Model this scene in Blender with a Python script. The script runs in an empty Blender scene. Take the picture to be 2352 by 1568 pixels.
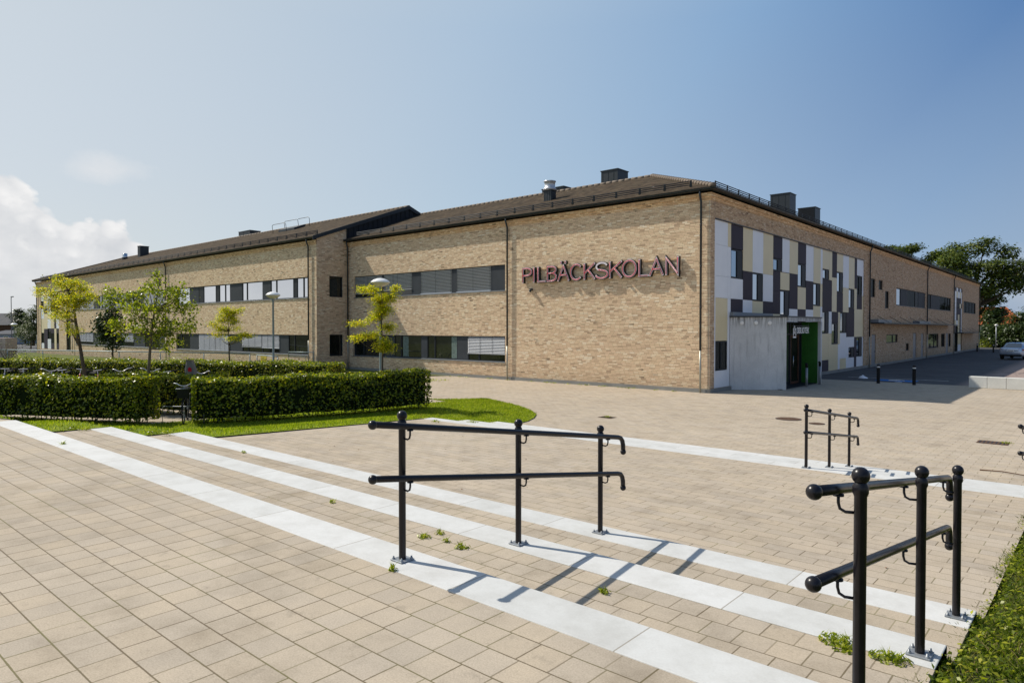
import bpy, math, random
import numpy as np
from mathutils import Vector, Matrix
random.seed(7); rng = np.random.default_rng(7)
scene = bpy.context.scene
COL = scene.collection
PI = math.pi; rad = math.radians

# ------------------------------------------------------------------ camera
FPX = 1560.0; CX, CY = 1176.0, 784.0
YAW = rad(41.17); PIT = rad(1.1017)
CAM = Vector((12.2508, -26.3537, 2.66))
FH = Vector((-math.sin(YAW), math.cos(YAW), 0)); RH = Vector((math.cos(YAW), math.sin(YAW), 0))
FW = FH * math.cos(PIT) + Vector((0, 0, -math.sin(PIT)))
UP = FH * math.sin(PIT) + Vector((0, 0, math.cos(PIT)))
def at_depth(px, py, depth):
    """surveyed point: bearing/elevation (in photo units) and distance from the survey station"""
    return CAM + FW * depth + RH * ((px - CX) / FPX * depth) + UP * ((CY - py) / FPX * depth)
def on_z(px, py, z):
    d = FW + RH * ((px - CX) / FPX) + UP * ((CY - py) / FPX)
    return CAM + d * ((z - CAM.z) / d.z)
cd = bpy.data.cameras.new('camera'); cam = bpy.data.objects.new('camera', cd); COL.objects.link(cam)
cam.location = CAM
cam.rotation_euler = (PI/2 - PIT, 0, YAW)
cd.sensor_width = 36.0; cd.lens = 36.0 * FPX / 2352.0
cd.clip_start = 0.1; cd.clip_end = 2500
scene.camera = cam
scene.view_settings.view_transform = 'Standard'; scene.view_settings.look = 'None'
scene.view_settings.exposure = 0; scene.view_settings.gamma = 1

# ------------------------------------------------------------------ node helpers
def newmat(name):
    m = bpy.data.materials.new(name); m.use_nodes = True
    nt = m.node_tree; nt.nodes.clear()
    out = nt.nodes.new('ShaderNodeOutputMaterial')
    return m, nt, out
class NT:
    def __init__(s, nt): s.nt = nt
    def n(s, t, **kw):
        nd = s.nt.nodes.new(t)
        for k, v in kw.items(): setattr(nd, k, v)
        return nd
    def l(s, a, b): s.nt.links.new(a, b)
    def m(s, op, a, b=None, c=None, clamp=False):
        nd = s.n('ShaderNodeMath', operation=op); nd.use_clamp = clamp
        for i, v in enumerate((a, b, c)):
            if v is None: continue
            if isinstance(v, (int, float)): nd.inputs[i].default_value = v
            else: s.l(v, nd.inputs[i])
        return nd.outputs[0]
    def noise(s, vec, scale, detail=3, rough=.55, dim='3D', w=None):
        nd = s.n('ShaderNodeTexNoise'); nd.noise_dimensions = dim
        nd.inputs['Scale'].default_value = scale; nd.inputs['Detail'].default_value = detail
        nd.inputs['Roughness'].default_value = rough
        if vec is not None: s.l(vec, nd.inputs['Vector'])
        return nd.outputs['Fac']
    def ramp(s, fac, stops, interp='LINEAR'):
        nd = s.n('ShaderNodeValToRGB'); cr = nd.color_ramp; cr.interpolation = interp
        while len(cr.elements) < len(stops): cr.elements.new(.5)
        for e, (p, c) in zip(cr.elements, stops):
            e.position = p; e.color = (*c, 1) if len(c) == 3 else c
        s.l(fac, nd.inputs[0]); return nd.outputs[0]
    def mix(s, fac, a, b, typ='MIX'):
        nd = s.n('ShaderNodeMix', data_type='RGBA', blend_type=typ)
        for k, v in ((0, fac), (6, a), (7, b)):
            if isinstance(v, (int, float)): nd.inputs[k].default_value = v
            elif isinstance(v, tuple): nd.inputs[k].default_value = (*v, 1) if len(v) == 3 else v
            else: s.l(v, nd.inputs[k])
        return nd.outputs[2]
    def comb(s, x, y, z=0.0):
        nd = s.n('ShaderNodeCombineXYZ')
        for i, v in enumerate((x, y, z)):
            if isinstance(v, (int, float)): nd.inputs[i].default_value = v
            else: s.l(v, nd.inputs[i])
        return nd.outputs[0]
    def white(s, vec):
        nd = s.n('ShaderNodeTexWhiteNoise', noise_dimensions='3D'); s.l(vec, nd.inputs['Vector']); return nd
    def bsdf(s, out, color, rough=.8, spec=.3, metal=0.0, bump=None, bstr=.3, bdist=.01):
        b = s.n('ShaderNodeBsdfPrincipled')
        for k, v in (('Base Color', color), ('Roughness', rough), ('Specular IOR Level', spec), ('Metallic', metal)):
            if isinstance(v, (int, float)): b.inputs[k].default_value = v
            elif isinstance(v, tuple): b.inputs[k].default_value = (*v, 1)
            else: s.l(v, b.inputs[k])
        if bump is not None:
            bn = s.n('ShaderNodeBump'); bn.inputs['Strength'].default_value = bstr; bn.inputs['Distance'].default_value = bdist
            s.l(bump, bn.inputs['Height']); s.l(bn.outputs[0], b.inputs['Normal'])
        s.l(b.outputs[0], out.inputs[0]); return b
def posxyz(N):
    g = N.n('ShaderNodeNewGeometry'); sp = N.n('ShaderNodeSeparateXYZ'); N.l(g.outputs['Position'], sp.inputs[0])
    return g, sp.outputs[0], sp.outputs[1], sp.outputs[2]

M = {}
def simple(name, color, rough=.6, spec=.4, metal=0.0, var=.12, scale=6.0, bstr=.0):
    m, nt, out = newmat(name); N = NT(nt)
    tc = N.n('ShaderNodeTexCoord')
    f = N.noise(tc.outputs['Object'], scale, 4)
    lo = tuple(max(0, c * (1 - var)) for c in color); hi = tuple(min(1, c * (1 + var)) for c in color)
    c = N.ramp(f, [(.3, lo), (.7, hi)])
    r = N.m('ADD', rough - .06, N.m('MULTIPLY', f, .12))
    N.bsdf(out, c, r, spec, metal, bump=f if bstr else None, bstr=bstr)
    M[name] = m; return m

def brick_mat(name, tint=(1, 1, 1)):
    m, nt, out = newmat(name); N = NT(nt)
    g, x, y, z = posxyz(N)
    ns = N.n('ShaderNodeSeparateXYZ'); N.l(g.outputs['True Normal'], ns.inputs[0])
    isx = N.m('GREATER_THAN', N.m('ABSOLUTE', ns.outputs[0]), .5)
    u = N.m('ADD', N.m('MULTIPLY', isx, y), N.m('MULTIPLY', N.m('SUBTRACT', 1.0, isx), x))
    isz = N.m('GREATER_THAN', N.m('ABSOLUTE', ns.outputs[2]), .5)
    v = N.m('ADD', z, N.m('MULTIPLY', isz, y))
    BH, BL = .0667, .24
    vr = N.m('DIVIDE', v, BH); row = N.m('FLOOR', vr); fv = N.m('FRACT', vr)
    ro = N.white(N.comb(row, 7.3, 1.1)).outputs['Value']
    ur = N.m('ADD', N.m('DIVIDE', u, BL), N.m('MULTIPLY', ro, 1.0)); colm = N.m('FLOOR', ur); fu = N.m('FRACT', ur)
    # half bricks now and then
    wn = N.white(N.comb(colm, row, 3.7)); rnd = wn.outputs['Value']
    wn2 = N.white(N.comb(colm, row, 9.1)).outputs['Value']
    c = N.ramp(rnd, [(0, (.46, .335, .235)), (.08, (.60, .44, .305)), (.25, (.70, .52, .355)), (.42, (.78, .60, .405)), (.60, (.73, .54, .375)), (.78, (.82, .65, .45)), (.92, (.84, .70, .51)), (1, (.87, .76, .60))])
    # dark, over-burnt bricks come in patches
    cl = N.noise(g.outputs['Position'], .9, 3, .6); cl2 = N.noise(g.outputs['Position'], .18, 2, .5)
    dark = N.m('MULTIPLY', N.m('GREATER_THAN', wn2, .94), N.m('MULTIPLY', N.m('SUBTRACT', cl, .48, None, True), 5.0, None, True), None, True)
    c = N.mix(dark, c, (.19, .14, .10))
    c = N.mix(1.0, c, N.ramp(N.noise(g.outputs['Position'], 40, 3), [(.2, (.85, .85, .85)), (.8, (1.12, 1.1, 1.08))]), 'MULTIPLY')
    c = N.mix(1.0, c, N.ramp(cl2, [(.3, (.95, .93, .90)), (.7, (1.06, 1.04, 1.0))]), 'MULTIPLY')
    mort = N.m('MAXIMUM', N.m('LESS_THAN', fv, .15), N.m('LESS_THAN', fu, .042))
    c = N.mix(mort, c, (.36, .265, .165))
    # damp, dirty foot of the wall
    foot = N.m('MULTIPLY', N.m('SUBTRACT', 1.0, N.m('DIVIDE', z, .9), None, True), N.noise(g.outputs['Position'], 1.7, 4), None, True)
    c = N.mix(N.m('MULTIPLY', foot, .55), c, (.18, .14, .10))
    smp = N.n('ShaderNodeMapping'); smp.inputs['Scale'].default_value = (2.2, 2.2, .12); N.l(g.outputs['Position'], smp.inputs[0])
    stn = N.m('MULTIPLY', N.m('SUBTRACT', N.noise(smp.outputs[0], 1.6, 5, .75), .60, None, True), 6.0, None, True)
    c = N.mix(N.m('MULTIPLY', stn, .38), c, (.24, .19, .15))
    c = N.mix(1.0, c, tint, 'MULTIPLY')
    h = N.m('ADD', N.m('SUBTRACT', 1.0, mort), N.m('MULTIPLY', wn2, .7))
    N.bsdf(out, c, .95, .08, bump=h, bstr=.5, bdist=.006)
    M[name] = m
brick_mat('brick', (1.0, 1.02, 1.045))
brick_mat('brick_cornice', (1.05, .95, .82))
brick_mat('brick_shaded', (.80, .79, .80))  # same brick tinted darker: shade on the B facade put into its colour

def paver_mat(name, mode, base=(.40, .335, .26), joint=(.13, .10, .06)):
    m, nt, out = newmat(name); N = NT(nt)
    g, x, y, z = posxyz(N)
    if mode == 'rows':      # continuous joints along x, random butt joints
        L, W = .19, .198; a, b, jit = x, N.m('ADD', y, .005), 1.0
    else:                    # columns along y, half-staggered
        L, W = .35, .178; a, b, jit = x, y, 0.0
    br = N.m('DIVIDE', b, W); row = N.m('FLOOR', br); fb = N.m('FRACT', br)
    if jit: off = N.white(N.comb(row, 2.2, 5.5)).outputs['Value']
    else: off = N.m('MULTIPLY', N.m('MODULO', N.m('ABSOLUTE', row), 2.0), .5)
    ar = N.m('ADD', N.m('DIVIDE', a, L), off); colm = N.m('FLOOR', ar); fa = N.m('FRACT', ar)
    rnd = N.white(N.comb(colm, row, 1.0)).outputs['Value']; rnd2 = N.white(N.comb(colm, row, 4.0)).outputs['Value']
    hi = tuple(c * 1.06 for c in base); lo = tuple(c * .94 for c in base)
    warm = (base[0] * 1.08, base[1] * 1.03, base[2] * .93)
    c = N.mix(rnd, lo, hi); c = N.mix(N.m('MULTIPLY', rnd2, .5), c, warm)
    P = g.outputs['Position']
    sp = N.noise(P, 110, 4, .8); c = N.mix(1.0, c, N.ramp(sp, [(.25, (.72, .71, .70)), (.5, (1, 1, 1)), (.75, (1.22, 1.22, 1.22))]), 'MULTIPLY')
    blot = N.noise(P, 2.1, 5, .65); c = N.mix(1.0, c, N.ramp(blot, [(.28, (.76, .75, .73)), (.48, (.98, .98, .98)), (.75, (1.10, 1.09, 1.07))]), 'MULTIPLY')
    st = N.noise(P, 7.0, 4, .7)
    stain = N.m('MULTIPLY', N.m('MULTIPLY', N.m('SUBTRACT', st, .585, None, True), 5.0, None, True), N.m('GREATER_THAN', rnd2, .45))
    c = N.mix(N.m('MULTIPLY', stain, .6), c, (.19, .165, .13))
    big = N.noise(P, .25, 3); c = N.mix(1.0, c, N.ramp(big, [(.3, (.93, .92, .91)), (.7, (1.05, 1.05, 1.05))]), 'MULTIPLY')
    # joints: distance to nearest edge in metres, uneven width, weaker for some butt joints
    wob = N.m('MULTIPLY', N.m('SUBTRACT', N.noise(P, 30, 2), .5), .003)
    ea = N.m('MULTIPLY', N.m('MINIMUM', fa, N.m('SUBTRACT', 1.0, fa)), L)
    eb = N.m('MULTIPLY', N.m('MINIMUM', fb, N.m('SUBTRACT', 1.0, fb)), W)
    js = N.white(N.comb(N.m('ROUND', ar), row, 8.0)).outputs['Value']
    ja = N.m('MULTIPLY', N.m('LESS_THAN', N.m('ADD', ea, wob), .0042), N.m('ADD', .42 if jit else .6, N.m('MULTIPLY', js, .55 if jit else .4)))
    jb = N.m('MULTIPLY', N.m('LESS_THAN', N.m('ADD', eb, wob), .004), .9 if jit else .7)
    j = N.m('MAXIMUM', ja, jb)
    moss = N.noise(P, 1.3, 3); jc = N.mix(N.m('MULTIPLY', N.m('SUBTRACT', moss, .45, None, True), 3.0, None, True), joint, (.17, .17, .06))
    c = N.mix(j, c, jc)
    h = N.m('ADD', N.m('SUBTRACT', 1.0, j), N.m('MULTIPLY', sp, .25))
    N.bsdf(out, c, .88, .2, bump=h, bstr=.5, bdist=.004)
    M[name] = m
paver_mat('paver_rows', 'rows', (.410, .355, .284)); paver_mat('paver_columns', 'cols', (.428, .369, .296))

def slab_mat():
    m, nt, out = newmat('white_slab'); N = NT(nt)
    g, x, y, z = posxyz(N); P = g.outputs['Position']
    f = N.m('FRACT', N.m('DIVIDE', N.m('ADD', x, -7.02 + 1.157 * 40), 1.157)); e = N.m('MULTIPLY', N.m('MINIMUM', f, N.m('SUBTRACT', 1.0, f)), 1.157)
    idx = N.m('FLOOR', N.m('DIVIDE', N.m('ADD', x, -7.02 + 1.157 * 40), 1.157))
    rnd = N.white(N.comb(idx, N.m('FLOOR', N.m('MULTIPLY', z, 8.0)), 2.0)).outputs['Value']
    c = N.mix(rnd, (.545, .55, .535), (.60, .602, .588))
    c = N.mix(1.0, c, N.ramp(N.noise(P, 3.0, 5, .7), [(.25, (.84, .83, .81)), (.6, (1.03, 1.03, 1.03))]), 'MULTIPLY')
    c = N.mix(1.0, c, N.ramp(N.noise(P, 90, 3), [(.2, (.94, .94, .94)), (.8, (1.04, 1.04, 1.04))]), 'MULTIPLY')
    j = N.m('LESS_THAN', e, .004)
    c = N.mix(N.m('MULTIPLY', j, .75), c, (.25, .22, .17))
    N.bsdf(out, c, .75, .25, bump=N.m('SUBTRACT', 1.0, j), bstr=.5, bdist=.005); M['white_slab'] = m
slab_mat()

def concrete_mat(name, lo, hi, streak=True):
    m, nt, out = newmat(name); N = NT(nt)
    g, x, y, z = posxyz(N); P = g.outputs['Position']
    c = N.ramp(N.noise(P, 1.1, 6, .65), [(.25, lo), (.75, hi)])
    c = N.mix(1.0, c, N.ramp(N.noise(P, 25, 4), [(.2, (.9, .9, .9)), (.8, (1.08, 1.08, 1.08))]), 'MULTIPLY')
    if streak:
        mp = N.n('ShaderNodeMapping'); mp.inputs['Scale'].default_value = (3.5, 3.5, .35); N.l(P, mp.inputs[0])
        s = N.noise(mp.outputs[0], 2.2, 5, .7)
        c = N.mix(N.m('MULTIPLY', N.m('SUBTRACT', s, .54, None, True), 4.0, None, True), c, tuple(v * .72 for v in lo))
        top = N.m('MULTIPLY', N.m('SUBTRACT', z, 2.55, None, True), 1.6, None, True)
        mp2 = N.n('ShaderNodeMapping'); mp2.inputs['Scale'].default_value = (9, 9, .8); N.l(P, mp2.inputs[0])
        c = N.mix(N.m('MULTIPLY', top, N.m('MULTIPLY', N.m('SUBTRACT', N.noise(mp2.outputs[0], 1.5, 4, .7), .42, None, True), 4.0, None, True)), c, (.06, .055, .05))
    N.bsdf(out, c, .85, .25, bump=N.noise(P, 40, 4), bstr=.15); M[name] = m
concrete_mat('concrete', (.50, .515, .52), (.68, .69, .69)); concrete_mat('plinth_concrete', (.20, .20, .19), (.30, .30, .28), False)
concrete_mat('white_concrete', (.56, .56, .52), (.68, .68, .64), False)

def asphalt_mat():
    m, nt, out = newmat('asphalt'); N = NT(nt)
    g, x, y, z = posxyz(N); P = g.outputs['Position']
    c = N.ramp(N.noise(P, .35, 5, .6), [(.3, (.055, .055, .058)), (.7, (.088, .088, .092))])
    c = N.mix(1.0, c, N.ramp(N.noise(P, 60, 3, .8), [(.2, (.75, .75, .75)), (.8, (1.25, 1.25, 1.25))]), 'MULTIPLY')
    # pinkish worn surface in the open part of the yard
    pk = N.m('MULTIPLY', N.m('SUBTRACT', x, 6.8, None, True), 1.2, None, True)
    c = N.mix(N.m('MULTIPLY', pk, .9), c, (.33, .25, .215))
    cr = N.n('ShaderNodeMapping'); cr.inputs['Scale'].default_value = (.35, .9, 1); N.l(P, cr.inputs[0])
    k = N.m('ABSOLUTE', N.m('SUBTRACT', N.noise(cr.outputs[0], .45, 4, .6), .5))
    c = N.mix(N.m('LESS_THAN', k, .004), c, (.03, .03, .03))
    N.bsdf(out, c, .85, .3, bump=N.noise(P, 120, 2), bstr=.3, bdist=.004); M['asphalt'] = m
asphalt_mat()

def grass_ground():
    m, nt, out = newmat('lawn_soil'); N = NT(nt)
    g, x, y, z = posxyz(N); P = g.outputs['Position']
    c = N.ramp(N.noise(P, 5, 6, .75), [(.25, (.09, .12, .010)), (.5, (.18, .24, .016)), (.75, (.28, .33, .025))])
    c = N.mix(1.0, c, N.ramp(N.noise(P, .6, 3), [(.3, (.8, .85, .8)), (.7, (1.15, 1.1, 1.0))]), 'MULTIPLY')
    N.bsdf(out, c, .9, .15, bump=N.noise(P, 60, 4, .8), bstr=.8, bdist=.03); M['lawn_soil'] = m
grass_ground()

def leaf_mat(name, stops, trans=.45, gloss=.25, rough=.35):
    m, nt, out = newmat(name); N = NT(nt)
    g = N.n('ShaderNodeNewGeometry')
    c = N.ramp(g.outputs['Random Per Island'], stops)
    c = N.mix(1.0, c, N.ramp(N.noise(g.outputs['Position'], 1.6, 4, .7), [(.3, (.70, .74, .7)), (.55, (1.0, 1.0, 1.0)), (.75, (1.28, 1.14, 1.05))]), 'MULTIPLY')
    b = N.n('ShaderNodeBsdfPrincipled'); N.l(c, b.inputs['Base Color']); b.inputs['Roughness'].default_value = rough; b.inputs['Specular IOR Level'].default_value = gloss
    t = N.n('ShaderNodeBsdfTranslucent'); N.l(N.mix(1.0, c, (1.25, 1.35, .55), 'MULTIPLY'), t.inputs[0])
    mx = N.n('ShaderNodeMixShader'); mx.inputs[0].default_value = trans
    N.l(b.outputs[0], mx.inputs[1]); N.l(t.outputs[0], mx.inputs[2]); N.l(mx.outputs[0], out.inputs[0]); M[name] = m
leaf_mat('grass_blade', [(0, (.14, .19, .012)), (.4, (.28, .36, .018)), (.8, (.42, .47, .03)), (1, (.52, .48, .13))], .45, .2, .5)
leaf_mat('bank_blade', [(0, (.05, .08, .010)), (.4, (.13, .19, .015)), (.75, (.24, .30, .025)), (.9, (.34, .33, .08)), (1, (.40, .30, .15))], .4, .15, .6)
leaf_mat('hedge_leaf', [(0, (.04, .065, .010)), (.4, (.14, .19, .012)), (.75, (.32, .35, .018)), (1, (.54, .46, .035))], .42, .35, .36)
leaf_mat('locust_leaf', [(0, (.16, .22, .010)), (.35, (.38, .42, .015)), (.7, (.66, .58, .02)), (1, (.85, .62, .03))], .55, .25, .45)
leaf_mat('young_leaf', [(0, (.08, .12, .010)), (.5, (.24, .29, .016)), (.85, (.40, .42, .025)), (1, (.52, .50, .05))], .5, .4, .35)
leaf_mat('dark_leaf', [(0, (.018, .035, .010)), (.5, (.035, .06, .014)), (1, (.07, .10, .022))], .25, .35, .4)
leaf_mat('big_leaf', [(0, (.03, .05, .010)), (.5, (.075, .11, .016)), (.85, (.14, .17, .022)), (1, (.20, .21, .035))], .3, .25, .5)
leaf_mat('distant_leaf', [(0, (.05, .07, .03)), (.5, (.08, .11, .035)), (1, (.14, .17, .05))], .25, .2, .6)

def bark_mat(name, lo, hi):
    m, nt, out = newmat(name); N = NT(nt)
    g = N.n('ShaderNodeNewGeometry'); mp = N.n('ShaderNodeMapping'); mp.inputs['Scale'].default_value = (1, 1, .25); N.l(g.outputs[0], mp.inputs[0])
    f = N.noise(mp.outputs[0], 35, 5, .7); N.bsdf(out, N.ramp(f, [(.3, lo), (.7, hi)]), .9, .15, bump=f, bstr=.8, bdist=.01); M[name] = m
bark_mat('bark', (.05, .04, .028), (.15, .12, .085)); bark_mat('bark_pale', (.11, .09, .06), (.26, .21, .15))

def roof_mat():
    m, nt, out = newmat('roof_tile'); N = NT(nt)
    g, x, y, z = posxyz(N); P = g.outputs['Position']
    ns = N.n('ShaderNodeSeparateXYZ'); N.l(g.outputs['True Normal'], ns.inputs[0])
    isx = N.m('GREATER_THAN', N.m('ABSOLUTE', ns.outputs[0]), N.m('ABSOLUTE', ns.outputs[1]))
    u = N.m('ADD', N.m('MULTIPLY', isx, y), N.m('MULTIPLY', N.m('SUBTRACT', 1.0, isx), x))
    fu = N.m('FRACT', N.m('DIVIDE', u, .30)); fz = N.m('FRACT', N.m('DIVIDE', z, .118))
    wave = N.m('SINE', N.m('MULTIPLY', fu, 2 * PI))
    h = N.m('ADD', N.m('MULTIPLY', wave, .5), N.m('MULTIPLY', fz, -.8))
    rnd = N.white(N.comb(N.m('FLOOR', N.m('DIVIDE', u, .30)), N.m('FLOOR', N.m('DIVIDE', z, .118)), 1.0)).outputs['Value']
    c = N.ramp(rnd, [(0, (.052, .039, .028)), (.5, (.075, .056, .040)), (1, (.105, .08, .056))])
    c = N.mix(1.0, c, N.ramp(N.noise(P, 1.2, 5, .7), [(.3, (.8, .85, .8)), (.7, (1.15, 1.1, 1.0))]), 'MULTIPLY')
    dk = N.m('MAXIMUM', N.m('GREATER_THAN', fz, .86), N.m('LESS_THAN', fu, .12))
    c = N.mix(N.m('MULTIPLY', dk, .65), c, (.03, .02, .015))
    N.bsdf(out, c, .95, .08, bump=h, bstr=.7, bdist=.02); M['roof_tile'] = m
roof_mat()

def glass_mat(name, base, fac, rough=.02, tint=(1, 1, 1)):
    """opaque pane: a dark room behind glass, plus a mirror layer as strong as the coating"""
    m, nt, out = newmat(name); N = NT(nt)
    g = N.n('ShaderNodeNewGeometry')
    f = N.noise(g.outputs['Position'], .9, 4, .6)
    d = N.n('ShaderNodeBsdfDiffuse'); N.l(N.ramp(f, [(.35, tuple(c * .35 for c in base)), (.7, base)]), d.inputs[0])
    gl = N.n('ShaderNodeBsdfGlossy'); gl.inputs['Roughness'].default_value = rough; gl.inputs[0].default_value = (*tint, 1)
    bn = N.n('ShaderNodeBump'); bn.inputs['Strength'].default_value = .06; bn.inputs['Distance'].default_value = .02
    N.l(N.noise(g.outputs['Position'], 1.3, 2), bn.inputs['Height']); N.l(bn.outputs[0], gl.inputs['Normal'])
    mx = N.n('ShaderNodeMixShader'); mx.inputs[0].default_value = fac
    N.l(d.outputs[0], mx.inputs[1]); N.l(gl.outputs[0], mx.inputs[2]); N.l(mx.outputs[0], out.inputs[0]); M[name] = m
glass_mat('glass_bright', (.05, .055, .06), .80, tint=(.95, .97, 1)); glass_mat('glass_dark', (.022, .026, .022), .07)
glass_mat('glass_mid', (.04, .045, .045), .38, tint=(.9, .95, 1)); glass_mat('glass_car', (.012, .016, .018), .25)
glass_mat('glass_blue', (.03, .04, .05), .62, tint=(.75, .88, 1))

simple('anthracite', (.022, .026, .031), .5, .2, 0, .1)
simple('dark_metal', (.020, .028, .034), .42, .5, .1, .15)
simple('infill_grey', (.050, .057, .066), .6, .15, 0, .1, 2.0)
simple('blind_slat', (.40, .42, .45), .5, .3, .1, .04)
simple('blind_slat_dark', (.42, .44, .47), .3, .5, .5, .08)
simple('sill_metal', (.22, .24, .26), .4, .5, .5, .08)
simple('panel_white', (.80, .83, .87), .35, .4, 0, .035, 1.2)
simple('panel_beige', (.74, .63, .38), .35, .4, 0, .04, 1.2)
simple('panel_dark', (.046, .038, .052), .55, .12, 0, .08, 1.2)
simple('black_paint', (.011, .010, .013), .30, .35, 0, .2, 20)
simple('galvanised', (.30, .32, .34), .45, .4, .5, .15, 15)
simple('zinc_pipe', (.36, .36, .31), .4, .5, .5, .1)
simple('bar_silver', (.62, .63, .66), .3, .6, .3, .05)
simple('steel', (.6, .61, .62), .25, .5, 1.0, .1)
simple('white_paint', (.80, .80, .78), .35, .5, 0, .03)
simple('lamp_pole_paint', (.22, .28, .30), .45, .5, .3, .08)
simple('lamp_glass', (.55, .53, .45), .25, .6, 0, .05)
simple('green_paint', (.03, .15, .02), .35, .5, 0, .12, 2)
simple('door_grey', (.18, .20, .23), .4, .5, .2, .06)
simple('sign_channel', (.013, .016, .018), .35, .5)
simple('sign_face', (.72, .66, .70), .4, .4, 0, .06)
simple('sign_red', (.62, .02, .04), .3, .5, 0, .1)
simple('sign_white', (.8, .8, .8), .4, .4, 0, .02)
simple('rust_cover', (.12, .07, .045), .8, .3, .3, .3, 30)
simple('yellow_sign', (.65, .50, .05), .5, .4)
simple('red_paint', (.45, .03, .03), .35, .5)
simple('blue_paint', (.03, .07, .22), .35, .5); simple('teal_paint', (.03, .14, .14), .35, .5)
simple('pink_paint', (.5, .08, .16), .35, .5)
simple('rubber', (.016, .016, .016), .8, .2)
simple('seat_grey', (.22, .21, .20), .6, .3)
simple('car_silver', (.42, .50, .62), .25, .6, .55, .03)
simple('tail_light', (.25, .012, .012), .2, .6)
simple('road_blue', (.02, .16, .48), .7, .2, 0, .2, 4); simple('road_white', (.55, .55, .55), .7, .2, 0, .25, 8)
simple('far_ground', (.10, .115, .06), .95, .05, 0, .25, .02)
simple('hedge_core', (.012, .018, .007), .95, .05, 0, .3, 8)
simple('bank_soil', (.07, .075, .03), .95, .05, 0, .6, 4)
simple('far_lawn', (.13, .15, .045), .95, .05, 0, .35, .6)
simple('orange_tile', (.62, .17, .06), .8, .2, 0, .3, 5)
simple('house_wall_grey', (.34, .36, .42), .8, .2); simple('dark_roof', (.035, .042, .058), .75, .2, 0, .2, 1)
simple('timber_pink', (.55, .42, .38), .8, .2, 0, .1, 3); simple('wood_brown', (.10, .05, .03), .8, .2, 0, .2)
simple('plastic_bag', (.7, .72, .78), .4, .4)
simple('orange_paint', (.8, .22, .03), .5, .4)
simple('twig_wood', (.10, .055, .03), .9, .1); simple('curtain', (.18, .24, .22), .9, .1, 0, .3, 12)
simple('ridge_tile', (.16, .125, .095), .7, .3, 0, .25, 6)
simple('dandelion', (.8, .5, .02), .8, .2); simple('dry_leaf', (.20, .10, .05), .9, .1, 0, .5, 8)

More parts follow.
